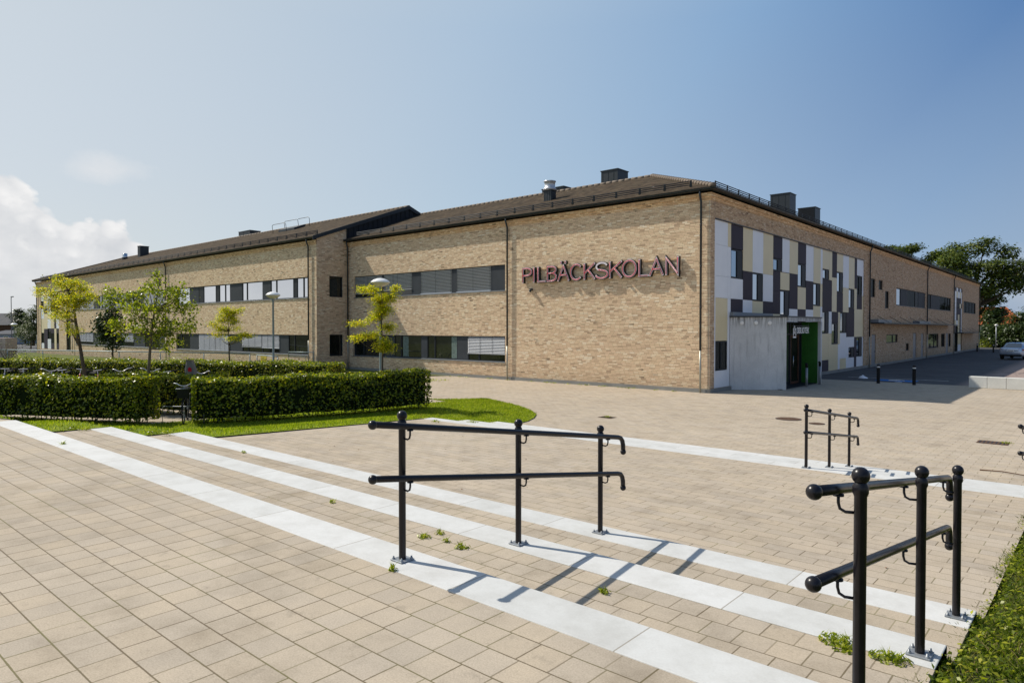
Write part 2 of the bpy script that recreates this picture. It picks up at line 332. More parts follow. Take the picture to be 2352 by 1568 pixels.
# ------------------------------------------------------------------ mesh builder
class MB:
    def __init__(s): s.v = []; s.f = []; s.mi = []; s.sm = []; s.mats = []
    def mat(s, name):
        if name not in s.mats: s.mats.append(name)
        return s.mats.index(name)
    def add(s, vs, fs, m=None, smooth=False):
        b = len(s.v); s.v.extend([tuple(p) for p in vs]); k = s.mat(m) if m else 0
        for f in fs: s.f.append(tuple(i + b for i in f)); s.mi.append(k); s.sm.append(smooth)
        return s
    def quad(s, a, b, c, d, m=None): return s.add([a, b, c, d], [(0, 1, 2, 3)], m)
    def box(s, lo, hi, m=None):
        x0, y0, z0 = lo; x1, y1, z1 = hi
        vs = [(x0, y0, z0), (x1, y0, z0), (x1, y1, z0), (x0, y1, z0), (x0, y0, z1), (x1, y0, z1), (x1, y1, z1), (x0, y1, z1)]
        return s.add(vs, [(0, 3, 2, 1), (4, 5, 6, 7), (0, 1, 5, 4), (1, 2, 6, 5), (2, 3, 7, 6), (3, 0, 4, 7)], m)
    def obox(s, c, ax, ay, hx, hy, z0, z1, m=None):
        """box on the ground: centre c(x,y), unit axes ax, ay, half sizes"""
        c = Vector((c[0], c[1])); ax = Vector(ax[:2]); ay = Vector(ay[:2])
        p = [c - ax * hx - ay * hy, c + ax * hx - ay * hy, c + ax * hx + ay * hy, c - ax * hx + ay * hy]
        vs = [(q.x, q.y, z0) for q in p] + [(q.x, q.y, z1) for q in p]
        return s.add(vs, [(0, 3, 2, 1), (4, 5, 6, 7), (0, 1, 5, 4), (1, 2, 6, 5), (2, 3, 7, 6), (3, 0, 4, 7)], m)
    def tube(s, pts, r, n=8, m=None, cap=True):
        pts = [Vector(p) for p in pts]; rs = r if isinstance(r, (list, tuple)) else [r] * len(pts)
        vs = []; prev = None
        for i, p in enumerate(pts):
            d = (pts[min(i + 1, len(pts) - 1)] - pts[max(i - 1, 0)]).normalized()
            if prev is None:
                a = Vector((0, 0, 1)) if abs(d.z) < .9 else Vector((1, 0, 0)); e1 = d.cross(a).normalized()
            else:
                e1 = (prev - d * prev.dot(d)).normalized()
            prev = e1; e2 = d.cross(e1)
            for k in range(n):
                t = 2 * PI * k / n; vs.append(p + (e1 * math.cos(t) + e2 * math.sin(t)) * rs[i])
        fs = []
        for i in range(len(pts) - 1):
            for k in range(n):
                a = i * n + k; b = i * n + (k + 1) % n; fs.append((a, b, b + n, a + n))
        if cap: fs.append(tuple(range(n))[::-1]); fs.append(tuple(range((len(pts) - 1) * n, len(pts) * n)))
        return s.add(vs, fs, m, True)
    def lathe(s, prof, c=(0, 0, 0), n=20, m=None, close=False):
        vs = []; fs = []
        for (r, z) in prof:
            for k in range(n):
                t = 2 * PI * k / n; vs.append((c[0] + r * math.cos(t), c[1] + r * math.sin(t), c[2] + z))
        for i in range(len(prof) - 1):
            for k in range(n):
                a = i * n + k; b = i * n + (k + 1) % n; fs.append((a, b, b + n, a + n))
        return s.add(vs, fs, m, True)
    def ball(s, c, r, m=None, n=16):
        return s.lathe([(max(1e-4, r * math.cos(a)), r * math.sin(a)) for a in [(-.5 + k / 10) * PI for k in range(11)]], c, n, m)
    def torus(s, c, R, r, ax, n=24, k=6, m=None):
        ax = Vector(ax).normalized(); a = Vector((0, 0, 1)) if abs(ax.z) < .9 else Vector((1, 0, 0))
        e1 = ax.cross(a).normalized(); e2 = ax.cross(e1); vs = []; fs = []; c = Vector(c)
        for i in range(n):
            t = 2 * PI * i / n; d = e1 * math.cos(t) + e2 * math.sin(t)
            for j in range(k):
                q = 2 * PI * j / k; vs.append(c + d * (R + r * math.cos(q)) + ax * (r * math.sin(q)))
        for i in range(n):
            for j in range(k):
                fs.append((i * k + j, ((i + 1) % n) * k + j, ((i + 1) % n) * k + (j + 1) % k, i * k + (j + 1) % k))
        return s.add(vs, fs, m, True)
    def build(s, name, mat=None, parent=None, bevel=0.0, loc=None):
        me = bpy.data.meshes.new(name); me.from_pydata([tuple(p) for p in s.v], [], s.f)
        names = s.mats if s.mats else [mat]
        for k in names: me.materials.append(M[k])
        if s.mats: me.polygons.foreach_set('material_index', s.mi)
        me.polygons.foreach_set('use_smooth', s.sm)
        me.update(); o = bpy.data.objects.new(name, me); COL.objects.link(o)
        if loc is not None: o.location = loc
        if parent is not None: o.parent = parent
        if bevel:
            b = o.modifiers.new('bevel', 'BEVEL'); b.width = bevel; b.segments = 2; b.limit_method = 'ANGLE'; b.angle_limit = rad(40)
        return o
def tag(o, label=None, cat=None, group=None, kind=None):
    if label: o['label'] = label
    if cat: o['category'] = cat
    if group: o['group'] = group
    if kind: o['kind'] = kind
    return o
def empty(name, loc, label=None, cat=None, group=None, rz=0.0):
    o = bpy.data.objects.new(name, None); COL.objects.link(o); o.location = loc; o.rotation_euler = (0, 0, rz); o.empty_display_size = .3
    return tag(o, label, cat, group)
def struct(mb, name, mat=None):
    o = mb.build(name, mat); o['kind'] = 'structure'; return o
def copy_tree(o, parent=None):
    c = o.copy(); COL.objects.link(c); c.parent = parent
    for ch in list(o.children): copy_tree(ch, c)
    return c

def leaf_mesh(name, P, Nrm, size, mat, parent=None, aspect=.6, jitter=.35):
    """many small folded leaves: P (n,3) centres, Nrm (n,3) preferred normals"""
    n = len(P); P = np.asarray(P, float); Nn = np.asarray(Nrm, float) + rng.normal(0, jitter, (n, 3))
    Nn /= np.linalg.norm(Nn, axis=1)[:, None] + 1e-9
    t = rng.normal(0, 1, (n, 3)); t -= (t * Nn).sum(1)[:, None] * Nn; t /= np.linalg.norm(t, axis=1)[:, None] + 1e-9
    b = np.cross(Nn, t); s = (size * rng.uniform(.6, 1.3, n))[:, None]
    tip = P + t * s * .55 - Nn * s * .08; base = P - t * s * .45; l = P + b * s * .5 * aspect + Nn * s * .07; r = P - b * s * .5 * aspect + Nn * s * .07
    V = np.stack([base, l, tip, r], 1).reshape(-1, 3)
    me = bpy.data.meshes.new(name); me.vertices.add(4 * n); me.vertices.foreach_set('co', V.ravel().astype(np.float32))
    me.loops.add(4 * n); me.loops.foreach_set('vertex_index', np.arange(4 * n, dtype=np.int32))
    me.polygons.add(n); me.polygons.foreach_set('loop_start', np.arange(0, 4 * n, 4, dtype=np.int32)); me.polygons.foreach_set('loop_total', np.full(n, 4, dtype=np.int32))
    me.materials.append(M[mat]); me.update(calc_edges=True); me.validate()
    o = bpy.data.objects.new(name, me); COL.objects.link(o)
    if parent is not None: o.parent = parent
    return o

# ------------------------------------------------------------------ ground
def profile(y):
    pts = [(-40, 1.11), (-23.3, 1.10), (-23.1, .94), (-22.1, .92), (-21.9, .77), (-20.95, .74), (-20.7, .60), (-15.5, .47), (-14.3, .29), (-13.1, .11), (-12.4, 0), (200, 0)]
    for (a, za), (b, zb) in zip(pts, pts[1:]):
        if a <= y <= b: return za + (zb - za) * (y - a) / (b - a)
    return 0
XE = 11.62
g = MB(); g.quad((-700, -700, -.35), (700, -700, -.35), (700, 900, -.35), (-700, 900, -.35)); struct(g, 'ground', 'far_ground')
g = MB(); g.quad((-26, -23, -.004), (60, -23, -.004), (60, 11.2, -.004), (-26, 11.2, -.004)); struct(g, 'lower_plaza', 'paver_columns')
g = MB(); g.quad((-1, 11.2, -.006), (60, 11.2, -.006), (60, 96, -.03), (-1, 96, -.03)); struct(g, 'asphalt_yard', 'asphalt')
# terrace and stair flights
g = MB(); g.add([(-14, -34, 1.108), (XE + .02, -34, 1.108), (XE + .02, -23.25, 1.108), (-1.6, -23.25, 1.108), (-14, -26.5, 1.108)], [(0, 1, 2, 3, 4)]); struct(g, 'terrace', 'paver_rows')
g = MB(); g.box((-.9, -23.6, .5), (XE, -22.03, .932)); g.box((-.5, -22.2, .4), (XE, -20.89, .757)); struct(g, 'stair_landing', 'paver_rows')
g = MB(); g.add([(-.5, -21, .60), (XE, -21, .60), (XE, -15.2, .467), (-.3, -15.2, .467)], [(0, 1, 2, 3)]); struct(g, 'middle_terrace', 'paver_columns')
g = MB(); g.box((-.25, -15.4, .0), (XE + 3, -13.98, .292)); g.box((-.25, -14.1, -.1), (XE + 3, -12.82, .125)); struct(g, 'lower_stair_landing', 'paver_columns')
g = MB(); g.quad((XE, -15.4, .466), (XE + 3, -15.4, .466), (XE + 3, -17, .50), (XE, -17, .50)); struct(g, 'terrace_side', 'paver_columns')
def strip(name, x0, x1, y0, y1, z, label):
    b = MB(); b.box((x0, y0, z - .16), (x1, y1, z)); o = b.build(name, 'white_slab', None, .006); tag(o, kind='structure'); return o
strip('upper_stair_step', -1.62, XE, -23.6, -23.25, 1.113, '')
strip('upper_stair_step', -.86, XE, -22.38, -22.03, .937, '')
strip('upper_stair_step', -.47, XE, -21.24, -20.88, .762, '')
strip('lower_stair_step', -.2, XE + 3, -15.45, -15.1, .472, '')
strip('lower_stair_step', -.2, XE + 3, -14.26, -13.91, .297, '')
strip('lower_stair_step', -.2, XE + 3, -13.07, -12.72, .130, '')

# lawn on the left: slopes from the steps down to the hedge, with a rounded tip in the plaza
def sm(t): t = max(0., min(1., t)); return t * t * (3 - 2 * t)
def lawn_edge_x(y):
    if y < -23.25: return -1.58 + (y + 23.25) * 3.815
    pts = [(-23.25, -1.58), (-23.24, -.9), (-22.0, -.86), (-21.98, -.50), (-20.86, -.46), (-15.45, -.18), (-12.7, -.02), (-12.0, -.06), (-11.4, -.22), (-10.8, -.50), (-10.2, -.90), (-9.7, -1.42), (-9.2, -2.1), (-8.8, -2.8), (-8.5, -3.4), (-8.2, -4.2), (-8.0, -4.8), (-7.8, -5.3)]
    for (a, xa), (b, xb) in zip(pts, pts[1:]):
        if a <= y <= b: return xa + (xb - xa) * (y - a) / (b - a)
    return -6
def hedge_x(y):   # where the level ground begins
    return -5.4 + (y + 12) * .22 if y > -19 else -7.0 + (y + 19) * 2.2
def lawn_z(x, y):
    xe = lawn_edge_x(y); xh = hedge_x(y); t = sm((xe - x) / max(.8, (xe - xh) * .8))
    return (profile(y) + .015) * (1 - t) + .004
def grid_surface(name, ys, x_fn0, x_fn1, zf, nx, mat):
    vs = []; fs = []
    for y in ys:
        a, b = x_fn0(y), x_fn1(y)
        for i in range(nx + 1):
            x = a + (b - a) * i / nx; vs.append((x, y, zf(x, y) + .006 * math.sin(3.1 * x + 5 * y) * (1 if 0 < i < nx else 0)))
    for j in range(len(ys) - 1):
        for i in range(nx):
            k = j * (nx + 1) + i; fs.append((k, k + 1, k + nx + 2, k + nx + 1))
    b = MB(); b.add(vs, fs, mat, True); return b
ys = [-27 + .1 * i for i in range(192)] + [-7.85]
left_lim = lambda y: (-6.9 + (y + 9.3) * 1.05 if y > -9.3 else (hedge_x(y) - .9 if y > -19 else hedge_x(y) - 1.2))
b = grid_surface('lawn', ys, left_lim, lambda y: lawn_edge_x(y) + .02, lawn_z, 30, 'lawn_soil'); struct(b, 'lawn')
def bank_z(x, y):
    t = x - XE
    return profile(y) - .035 + .05 * sm(t / .5) + .18 * sm((t - .5) / 2.5) + .015 * math.sin(5 * x + 3 * y)
b = grid_surface('grass_bank', [-27 + .15 * i for i in range(70)], lambda y: XE + .005, lambda y: XE + 7, bank_z, 30, 'bank_soil'); struct(b, 'grass_bank')
# level grass behind the bicycle park and along the building
g = MB(); g.add([(-15.5, 0, .004), (-17.4, -1.1, .004), (-25, -2.0, .004), (-25.6, -2.26, .004), (-90, -2.26, -.36), (-90, -60, -.36), (-30, -60, -.1), (-27.5, -20.0, .004), (-11.5, -11.2, .004), (-11, -8.5, .004), (-25.1, -3.4, .004), (-25.1, 0, .004)], [tuple(range(12))])
struct(g, 'building_lawn', 'far_lawn')
g = MB(); g.add([(-140, -8, -.33), (-88, -4, -.33), (-88, 20, -.33), (-140, 30, -.33)], [(0, 1, 2, 3)], 'asphalt'); struct(g, 'side_path')

def blades(name, pts, h, wid, mat, lean=.35):
    n = len(pts); P = np.asarray(pts); ang = rng.uniform(0, 2 * PI, n); H = (h * rng.uniform(.45, 1.25, n))[:, None]
    d = np.stack([np.cos(ang), np.sin(ang), np.zeros(n)], 1); l = rng.normal(0, lean, (n, 2)); up = np.concatenate([l, np.ones((n, 1))], 1)
    a = P + d * wid / 2; b_ = P - d * wid / 2; mid = P + up * H * .5 * np.array([.6, .6, 1]); tip = P + up * H
    V = np.stack([a, b_, mid + -d * wid * .4, tip, mid + d * wid * .4], 1).reshape(-1, 3)
    me = bpy.data.meshes.new(name); me.vertices.add(5 * n); me.vertices.foreach_set('co', V.ravel().astype(np.float32))
    me.loops.add(5 * n); me.loops.foreach_set('vertex_index', np.arange(5 * n, dtype=np.int32)); me.polygons.add(n)
    me.polygons.foreach_set('loop_start', np.arange(0, 5 * n, 5, dtype=np.int32)); me.polygons.foreach_set('loop_total', np.full(n, 5, dtype=np.int32))
    me.materials.append(M[mat]); me.update(calc_edges=True); me.validate()
    o = bpy.data.objects.new(name, me); COL.objects.link(o); return o
pts = []
for _ in range(90000):
    y = random.uniform(-26.5, -7.9); x0, x1 = left_lim(y), lawn_edge_x(y) + random.gauss(.0, .03); x = random.uniform(x0, x1)
    pts.append((x, y, lawn_z(min(x, lawn_edge_x(y)), y) - .005))
tag(blades('lawn_grass', pts, .055, .014, 'grass_blade'), 'short sunlit lawn grass between the white steps and the hedges', 'grass', kind='stuff')
pts = []
for _ in range(95000):
    y = -26.5 + 10 * random.random() ** .8; t = random.random() ** 1.4 * 4.0; x = XE + t - .02 - abs(random.gauss(0, .03)) * (t < .1)
    pts.append((x, y, bank_z(max(x, XE), y) - .01))
tag(blades('bank_grass', pts, .052, .008, 'bank_blade', .65), 'longer grass on the bank beside the right handrail', 'grass', kind='stuff')
# broad weed leaves in the near bank
P_ = []; N_ = []
for _ in range(5200):
    y = random.uniform(-25, -17); t = abs(random.gauss(0, .7)); x = XE + t - .03
    P_.append((x, y, bank_z(x, y) + random.uniform(.01, .07))); N_.append((random.uniform(-.6, .6), random.uniform(-.6, .6), 1))
tag(leaf_mesh('bank_weeds', P_, N_, .034, 'young_leaf'), 'low broad leaved weeds in the grass bank at the end of the steps', 'weeds', kind='stuff')
pts = []
for _ in range(26000):
    a, b_ = random.random(), random.random(); x = -13 - 50 * a; y = -2.3 - 9 * b_ - 8 * a
    pts.append((x, y, -.36 * max(0, (-x - 26) / 64)))
tag(blades('building_lawn_grass', pts, .09, .03, 'grass_blade'), 'grass between the far hedge and the school wall', 'grass', kind='stuff')

# weeds in the paving joints
def weed(loc, r, n, label, mat='young_leaf', h=.06):
    root = empty('weed', loc, label, 'weed', 'weeds growing between the pavers')
    P_ = []; N_ = []; r *= .72; h *= .75
    for _ in range(n):
        a = random.uniform(0, 2 * PI); q = r * math.sqrt(random.random()); P_.append((q * math.cos(a) * 1.3, q * math.sin(a), random.uniform(.005, h) * (1 - q / r * .6))); N_.append((math.cos(a) * .7, math.sin(a) * .7, .8))
    leaf_mesh('foliage', P_, N_, .032, mat, root, .45)
    pp = [(random.gauss(0, r * .3), random.gauss(0, r * .25), 0) for _ in range(n // 2)]
    o = blades('blade_tuft', pp, h * 1.2, .006, 'grass_blade', .5); o.parent = root
for (px, py, z, r, n, lab) in [(975, 1235, .93, .07, 40, 'left tuft of grass in the pavers between the first two white steps'), (1010, 1227, .93, .05, 30, 'upper tuft of grass between the first two white steps'), (1025, 1245, .93, .04, 22, 'smallest tuft in the group between the first two white steps'),
        (1060, 1258, .93, .08, 45, 'wide tuft nearest the lower edge of the grass group by the left handrail'), (902, 1310, 1.11, .035, 25, 'weed at the near edge of the top step beside the left post'), (1390, 1362, .93, .05, 30, 'weed between the steps below the handrail shadows'),
        (1925, 1475, .93, .12, 110, 'large leafy weed beside the nearest right post'), (2045, 1515, .93, .11, 120, 'grassy weed clump at the end of the second step'), (1938, 1492, .93, .07, 50, 'small leafy weed below the large one at the right post'),
        (145, 1020, 1.11, .06, 22, 'weed at the far left end of the top step'), (560, 1040, .76, .05, 20, 'weed by the third step near the lawn'), (765, 1155, .93, .04, 16, 'tiny weed beside the second step'), (165, 984, .95, .16, 80, 'leafy weeds at the lawn edge beyond the first step end'), (195, 986, .95, .14, 70, 'weeds between the left ends of the first and second steps'), (300, 988, .80, .15, 80, 'weeds at the left end of the second step'), (350, 992, .80, .18, 110, 'reddish leafy weeds between the second and third step ends'), (385, 994, .80, .16, 90, 'low weeds just left of the third step end'), (1000, 968, .50, .15, 60, 'weeds over the left end of the far step'), (1085, 970, .45, .18, 70, 'weeds along the lawn edge at the far step'), (88, 978, 1.0, .10, 36, 'weed at the end corner of the first step')]:
    p = on_z(px, py, z); weed((p.x, p.y, z), r, n, lab)
# weeds along the wall foot
P_ = []; N_ = []
for _ in range(26):
    cx = random.uniform(-17, .2); cy = -.15 - abs(random.gauss(0, .12))
    for _ in range(14): P_.append((cx + random.gauss(0, .09), cy + random.gauss(0, .04), random.uniform(0.005, .05))); N_.append((0, -.5, 1))
tag(leaf_mesh('wall_foot_weeds', P_, N_, .06, 'young_leaf'), 'small weeds scattered along the foot of the brick wall', 'weeds', kind='stuff')

# ------------------------------------------------------------------ school building
school = empty('school_building', (0, 0, 0), 'long two storey school in buff brick with grey window bands and coloured panels', 'school')
XW, YW = -25.15, -2.25          # wing corner
XL = -85.6; YB = 78.3
def wall(mb, axis, c, u0, u1, z0, z1, holes, depth, sgn, mat='brick'):
    """plane wall with rectangular holes and reveals. axis 'x': plane y=c, runs along x, faces -y (sgn=-1)"""
    us = sorted({u0, u1, *[h[0] for h in holes], *[h[1] for h in holes]}); zs = sorted({z0, z1, *[h[2] for h in holes], *[h[3] for h in holes]})
    pt = (lambda u, d, z: (u, c - sgn * d, z)) if axis == 'x' else (lambda u, d, z: (c - sgn * d, u, z))
    for a, b in zip(us, us[1:]):
        for e, f in zip(zs, zs[1:]):
            mu, mz = (a + b) / 2, (e + f) / 2
            if any(h[0] < mu < h[1] and h[2] < mz < h[3] for h in holes): continue
            q = [pt(a, 0, e), pt(b, 0, e), pt(b, 0, f), pt(a, 0, f)]
            mb.quad(*q, mat)
    for (a, b, e, f) in holes:
        mb.quad(pt(a, 0, e), pt(a, depth, e), pt(a, depth, f), pt(a, 0, f), mat); mb.quad(pt(b, 0, e), pt(b, 0, f), pt(b, depth, f), pt(b, depth, e), mat)
        mb.quad(pt(a, 0, f), pt(a, depth, f), pt(b, depth, f), pt(b, 0, f), mat); mb.quad(pt(a, 0, e), pt(b, 0, e), pt(b, depth, e), pt(a, depth, e), mat)
        mb.quad(pt(a, depth + .02, e), pt(b, depth + .02, e), pt(b, depth + .02, f), pt(a, depth + .02, f), 'anthracite')
class Face:
    """builds things on a wall plane in (u, depth-outwards, z)"""
    def __init__(s, axis, c): s.axis = axis; s.c = c
    def box(s, mb, u0, u1, d0, d1, z0, z1, m=None):
        if s.axis == 'x': mb.box((u0, s.c - d1, z0), (u1, s.c - d0, z1), m)
        elif s.axis == 'y': mb.box((s.c + d0, u0, z0), (s.c + d1, u1, z1), m)
F1 = Face('x', 0.0); F2 = Face('x', YW); FB = Face('y', 0.0); FR = Face('y', XW)
REC = .13
def window(F, u0, u1, z0, z1, splits=(), glass='glass_dark', leafs=(), blind=None, rec=REC, sill=False, curtain=None, part='window'):
    """frame + pane (one mesh per light) ; splits = mullion positions ; leafs = dark opening casements (u0,u1)"""
    fr = MB(); t = .055
    F.box(fr, u0, u1, -rec - .02, -rec + .05, z0, z0 + t); F.box(fr, u0, u1, -rec - .02, -rec + .05, z1 - t, z1)
    F.box(fr, u0, u0 + t, -rec - .02, -rec + .052, z0 + t, z1 - t); F.box(fr, u1 - t, u1, -rec - .02, -rec + .052, z0 + t, z1 - t)
    for sp in splits: F.box(fr, sp - .045, sp + .045, -rec - .02, -rec + .056, z0 + t, z1 - t)
    for (a, b) in leafs: F.box(fr, a, b, -rec - .02, -rec + .045, z0 + t, z1 - t)
    w = fr.build(part, 'anthracite', school)
    edges = [u0 + t] + [e for sp in splits for e in (sp - .045, sp + .045)] + [u1 - t]
    for a, b in zip(edges[::2], edges[1::2]):
        if b - a < .05 or any(l[0] <= a + .02 and l[1] >= b - .02 for l in leafs): continue
        p = MB(); F.box(p, a, b, -rec - .015, -rec + .02, z0 + t, z1 - t); p.build('pane', glass, w)
    if curtain:
        c = MB(); a, b = curtain
        for k in range(5):
            F.box(c, a + (b - a) * k / 5, a + (b - a) * (k + .8) / 5, -rec + .021, -rec + .024 + .002 * (k % 2), z0 + t, z1 - t)
        c.build('curtain', 'curtain', w)
    if blind:
        zb = blind[0]; dark = blind[1]; bm_ = MB(); nn = int((z1 - .02 - zb) / .08); m_ = 'blind_slat'
        for k in range(nn):
            z = z1 - .05 - k * .08; til = .058 if not dark else .050
            if F.axis == 'x': bm_.quad((u0 + .02, F.c + rec - .055, z - til), (u1 - .02, F.c + rec - .055, z - til), (u1 - .02, F.c + rec - .07, z), (u0 + .02, F.c + rec - .07, z), m_) if dark else bm_.quad((u0 + .02, F.c + rec - .095, z - til), (u1 - .02, F.c + rec - .095, z - til), (u1 - .02, F.c + rec - .06, z), (u0 + .02, F.c + rec - .06, z), m_)
        F.box(bm_, u0 + .01, u1 - .01, -rec + .055, -rec + .11, zb - .04, zb + .0, m_)
        nc = max(2, int((u1 - u0) / .75)) if not dark else 2
        for k in range(nc + 1):
            u = u0 + .05 + (u1 - u0 - .1) * k / nc; F.box(bm_, u - .006, u + .006, -rec + .10, -rec + .104, zb, z1, 'anthracite')
        bm_.build('blind', None, w)
    return w
def infill(F, u0, u1, z0, z1, rec=REC):
    b = MB(); F.box(b, u0, u1, -rec - .02, -rec + .06, z0, z1); n = max(1, int((u1 - u0) / .6))
    b.build('infill_panel', 'infill_grey', school)
def sill(F, u0, u1, z, m='sill_metal'):
    b = MB()
    n = max(1, round((u1 - u0) / 1.9))
    for k in range(n):
        a, c = u0 + (u1 - u0) * k / n + .004, u0 + (u1 - u0) * (k + 1) / n - .004
        y0 = F.c + .13; y1 = F.c - .045
        if F.axis == 'x': b.add([(a, y0, z + .03), (c, y0, z + .03), (c, y1, z - .005), (a, y1, z - .005), (a, y1, z - .04), (c, y1, z - .04), (c, y0, z - .005), (a, y0, z - .005)], [(0, 3, 2, 1), (3, 4, 5, 2), (4, 7, 6, 5), (0, 7, 4, 3), (1, 2, 5, 6)])
        else: F.box(b, a, c, -.13, .035, z - .02, z + .004)
    b.build('window_sill', m, school)

US0, US1, LS0, LS1 = 4.63, 5.98, .93, 2.25
# A1 (projecting block, long side)
wb = MB(); ZT = 8.22
h1 = [(-24.3, -11.27, US0 - .03, US1), (-24.5, -11.27, LS0 - .06, LS1)]
wall(wb, 'x', 0.0, XW, 0.0, .16, ZT, h1, REC, -1)
wb.build('wall', None, school)
# A2 (wing, long side)
wb = MB()
h2 = [(-45.9, -26.03, US0 - .02, US1 - .03), (-45.9, -26.05, .93, 2.24), (-71.8, -48.1, US0 - .02, US1 - .03), (-71.2, -48.1, .95, 2.24), (-83.78, -76.9, .26, 7.10), (-74.35, -72.85, .26, 5.0)]
wall(wb, 'x', YW, XL, XW, -.6, ZT, h2, REC, -1); wb.build('wall', None, school)
# return wall of the wing, with raking top
wb = MB()
hr = [(-1.32, -.29, US0 + .04, US1 + .02), (-1.32, -.30, .88, 2.26)]
wall(wb, 'y', XW, YW, 0.0, .0, 8.2, hr, REC, 1)
wb.add([(XW, YW, 8.2), (XW, 0, 8.2), (XW, 0, 9.22), (XW, YW, 8.36)], [(0, 1, 2, 3)], 'brick')
wb.build('wall', None, school)
for (a, b_, c_, d_) in hr: window(FR, a, b_, c_, d_, (), 'glass_dark', rec=.13)
# B
wb = MB(); Bh = []
B_PANEL = (.42, 23.55, .16, 7.22)
Bh.append(B_PANEL)
B_win = [(25.3, 26.5, 4.83, 6.12), (27.4, 28.6, 5.43, 6.12), (29.3, 30.5, 4.13, 5.42), (29.8, 33.5, 1.57, 2.2), (36.35, 37.55, .84, 1.44), (45.6, 50.7, .81, 2.17), (52.05, 54.2, .82, 2.14), (56.3, 57.7, .76, 2.14), (65.8, 75.4, 4.43, 5.79)]
B_door = [(25.6, 26.75, .05, 2.24), (39.1, 40.4, .05, 2.27), (42.35, 43.5, .05, 2.22), (54.7, 56.1, .05, 2.2)]
B_strip = [(32.85, 44.1, 4.45, 5.82), (44.7, 57.55, 4.43, 5.80)]
B_ent = (59.9, 65.0, .05, 7.12)
Bh += B_win + B_door + B_strip + [B_ent]
wall(wb, 'y', 0.0, 0.0, YB, .16, ZT, Bh, .12, 1, 'brick_shaded'); wb.build('wall', None, school)
# hidden back walls so the building is solid from other sides
wb = MB(); wb.quad((XL, YW, 0), (XL, 13, 0), (XL, 13, ZT), (XL, YW, ZT)); wb.quad((0, YB, 0), (-12.6, YB, 0), (-12.6, YB, ZT), (0, YB, ZT)); wb.quad((XL, 12.9, 0), (-12.6, 12.9, 0), (-12.6, 12.9, ZT), (XL, 12.9, ZT)); wb.quad((-12.6, 12.9, 0), (-12.6, YB, 0), (-12.6, YB, ZT), (-12.6, 12.9, ZT))
wb.build('back_wall', 'brick', school)
# plinth
pb = MB(); pb.box((-11.2, -.02, -.1), (.02, .1, .158)); pb.box((-.1, 0.0, -.1), (.035, YB, .158)); pb.box((XW, .004, -.1), (-11.2, .1, .158)); pb.build('plinth', 'plinth_concrete', school)
# brick cornice: two stepped courses below the gutter
cb = MB()
for k, (d, z0, z1) in enumerate(((.025, 7.93, 8.065), (.06, 8.067, 8.225))):
    cb.box((XW + .06, -d, z0), (d, .03, z1)); cb.box((-.03, -.001, z0 + .001), (d - .001, YB + d, z1 - .001)); cb.box((XL - d, YW - d, z0), (XW, YW + .03, z1))
cb.build('cornice', 'brick_cornice', school)

# A1 bands
def z16(x): 
    px = (1300 + x / 3.408) / 1.63265; d = FW + RH * ((px - CX) / FPX); return CAM.x + d.x * (0 - CAM.y) / d.y
u = z16
window(F1, u(100), u(445), US0, US1, (u(205),), 'glass_dark', blind=(US0 + .25, True))
window(F1, u(470), u(828), US0, US1, (u(580),), 'glass_dark', blind=(US0 + .38, True))
infill(F1, u(828), u(937), US0, US1)
window(F1, u(937), u(1335), US0, US1, (), 'glass_dark', blind=(US0 + .05, True)); infill(F1, u(1335), u(1395), US0, US1)
window(F1, u(1395), u(1835), US0, US1, (), 'glass_dark', blind=(US0 + .05, True)); infill(F1, u(1835), -11.28, US0, US1)
infill(F1, u(445), u(470), US0, US1)
window(F1, u(100), u(470), LS0, LS1, (u(208),), 'glass_dark'); infill(F1, u(470), u(600), LS0, LS1)
window(F1, u(600), u(945), LS0, LS1, (u(685),), 'glass_dark', curtain=(u(705), u(775))); infill(F1, u(945), u(1018), LS0, LS1)
window(F1, u(1018), u(1403), LS0, LS1, (u(1115),), 'glass_dark', curtain=(u(1325), u(1392))); infill(F1, u(1403), u(1538), LS0, LS1)
window(F1, u(1538), -11.28, LS0 - .02, LS1, (u(1680),), 'glass_dark', blind=(1.32, False))
sill(F1, -24.35, -11.25, US0 - .0); sill(F1, -24.5, -11.25, LS0 - .03)
# A2 bands
W2 = [(-45.8, -43.4, (), 'glass_bright', ()), (-41.8, -38.9, (-41.0,), 'glass_bright', ((-41.75, -41.0),)), (-38.9, -36.62, (-38.37, -37.4), 'glass_bright', ((-38.85, -38.4),)), (-34.8, -31.9, (-34.12,), 'glass_bright', ()), (-30.85, -27.95, (-30.1,), 'glass_bright', ()), (-27.95, -26.05, (-27.55, -26.75), 'glass_bright', ((-27.9, -27.6),))]
for (a, b_, sp, gm, lf) in W2: window(F2, a, b_, US0, 5.94, sp, gm, lf)
for (a, b_) in ((-43.4, -41.8), (-36.62, -34.8), (-31.9, -30.85)): infill(F2, a, b_, US0, 5.94)
for (a, b_, zb) in ((-52.6, -50.5, 4.95), (-50.5, -48.3, 4.98), (-61.0, -58.6, 4.85), (-58.6, -56.6, 4.75), (-56.6, -54.5, 4.75), (-68.9, -67.2, 4.7), (-67.2, -65.5, 4.7)): window(F2, a, b_, US0, 5.94, (), 'glass_mid', blind=(zb, False))
window(F2, -64.1, -61.1, US0, 5.94, (-63.4,), 'glass_mid'); window(F2, -71.7, -68.9, US0, 5.94, (-70.2,), 'glass_bright')
for (a, b_) in ((-54.5, -52.6), (-65.5, -64.1), (-61.1, -61.0)): infill(F2, a, b_, US0, 5.94)
window(F2, -28.6, -26.07, .98, 2.24, (-27.85,), 'glass_dark'); infill(F2, -29.7, -28.6, .98, 2.24)
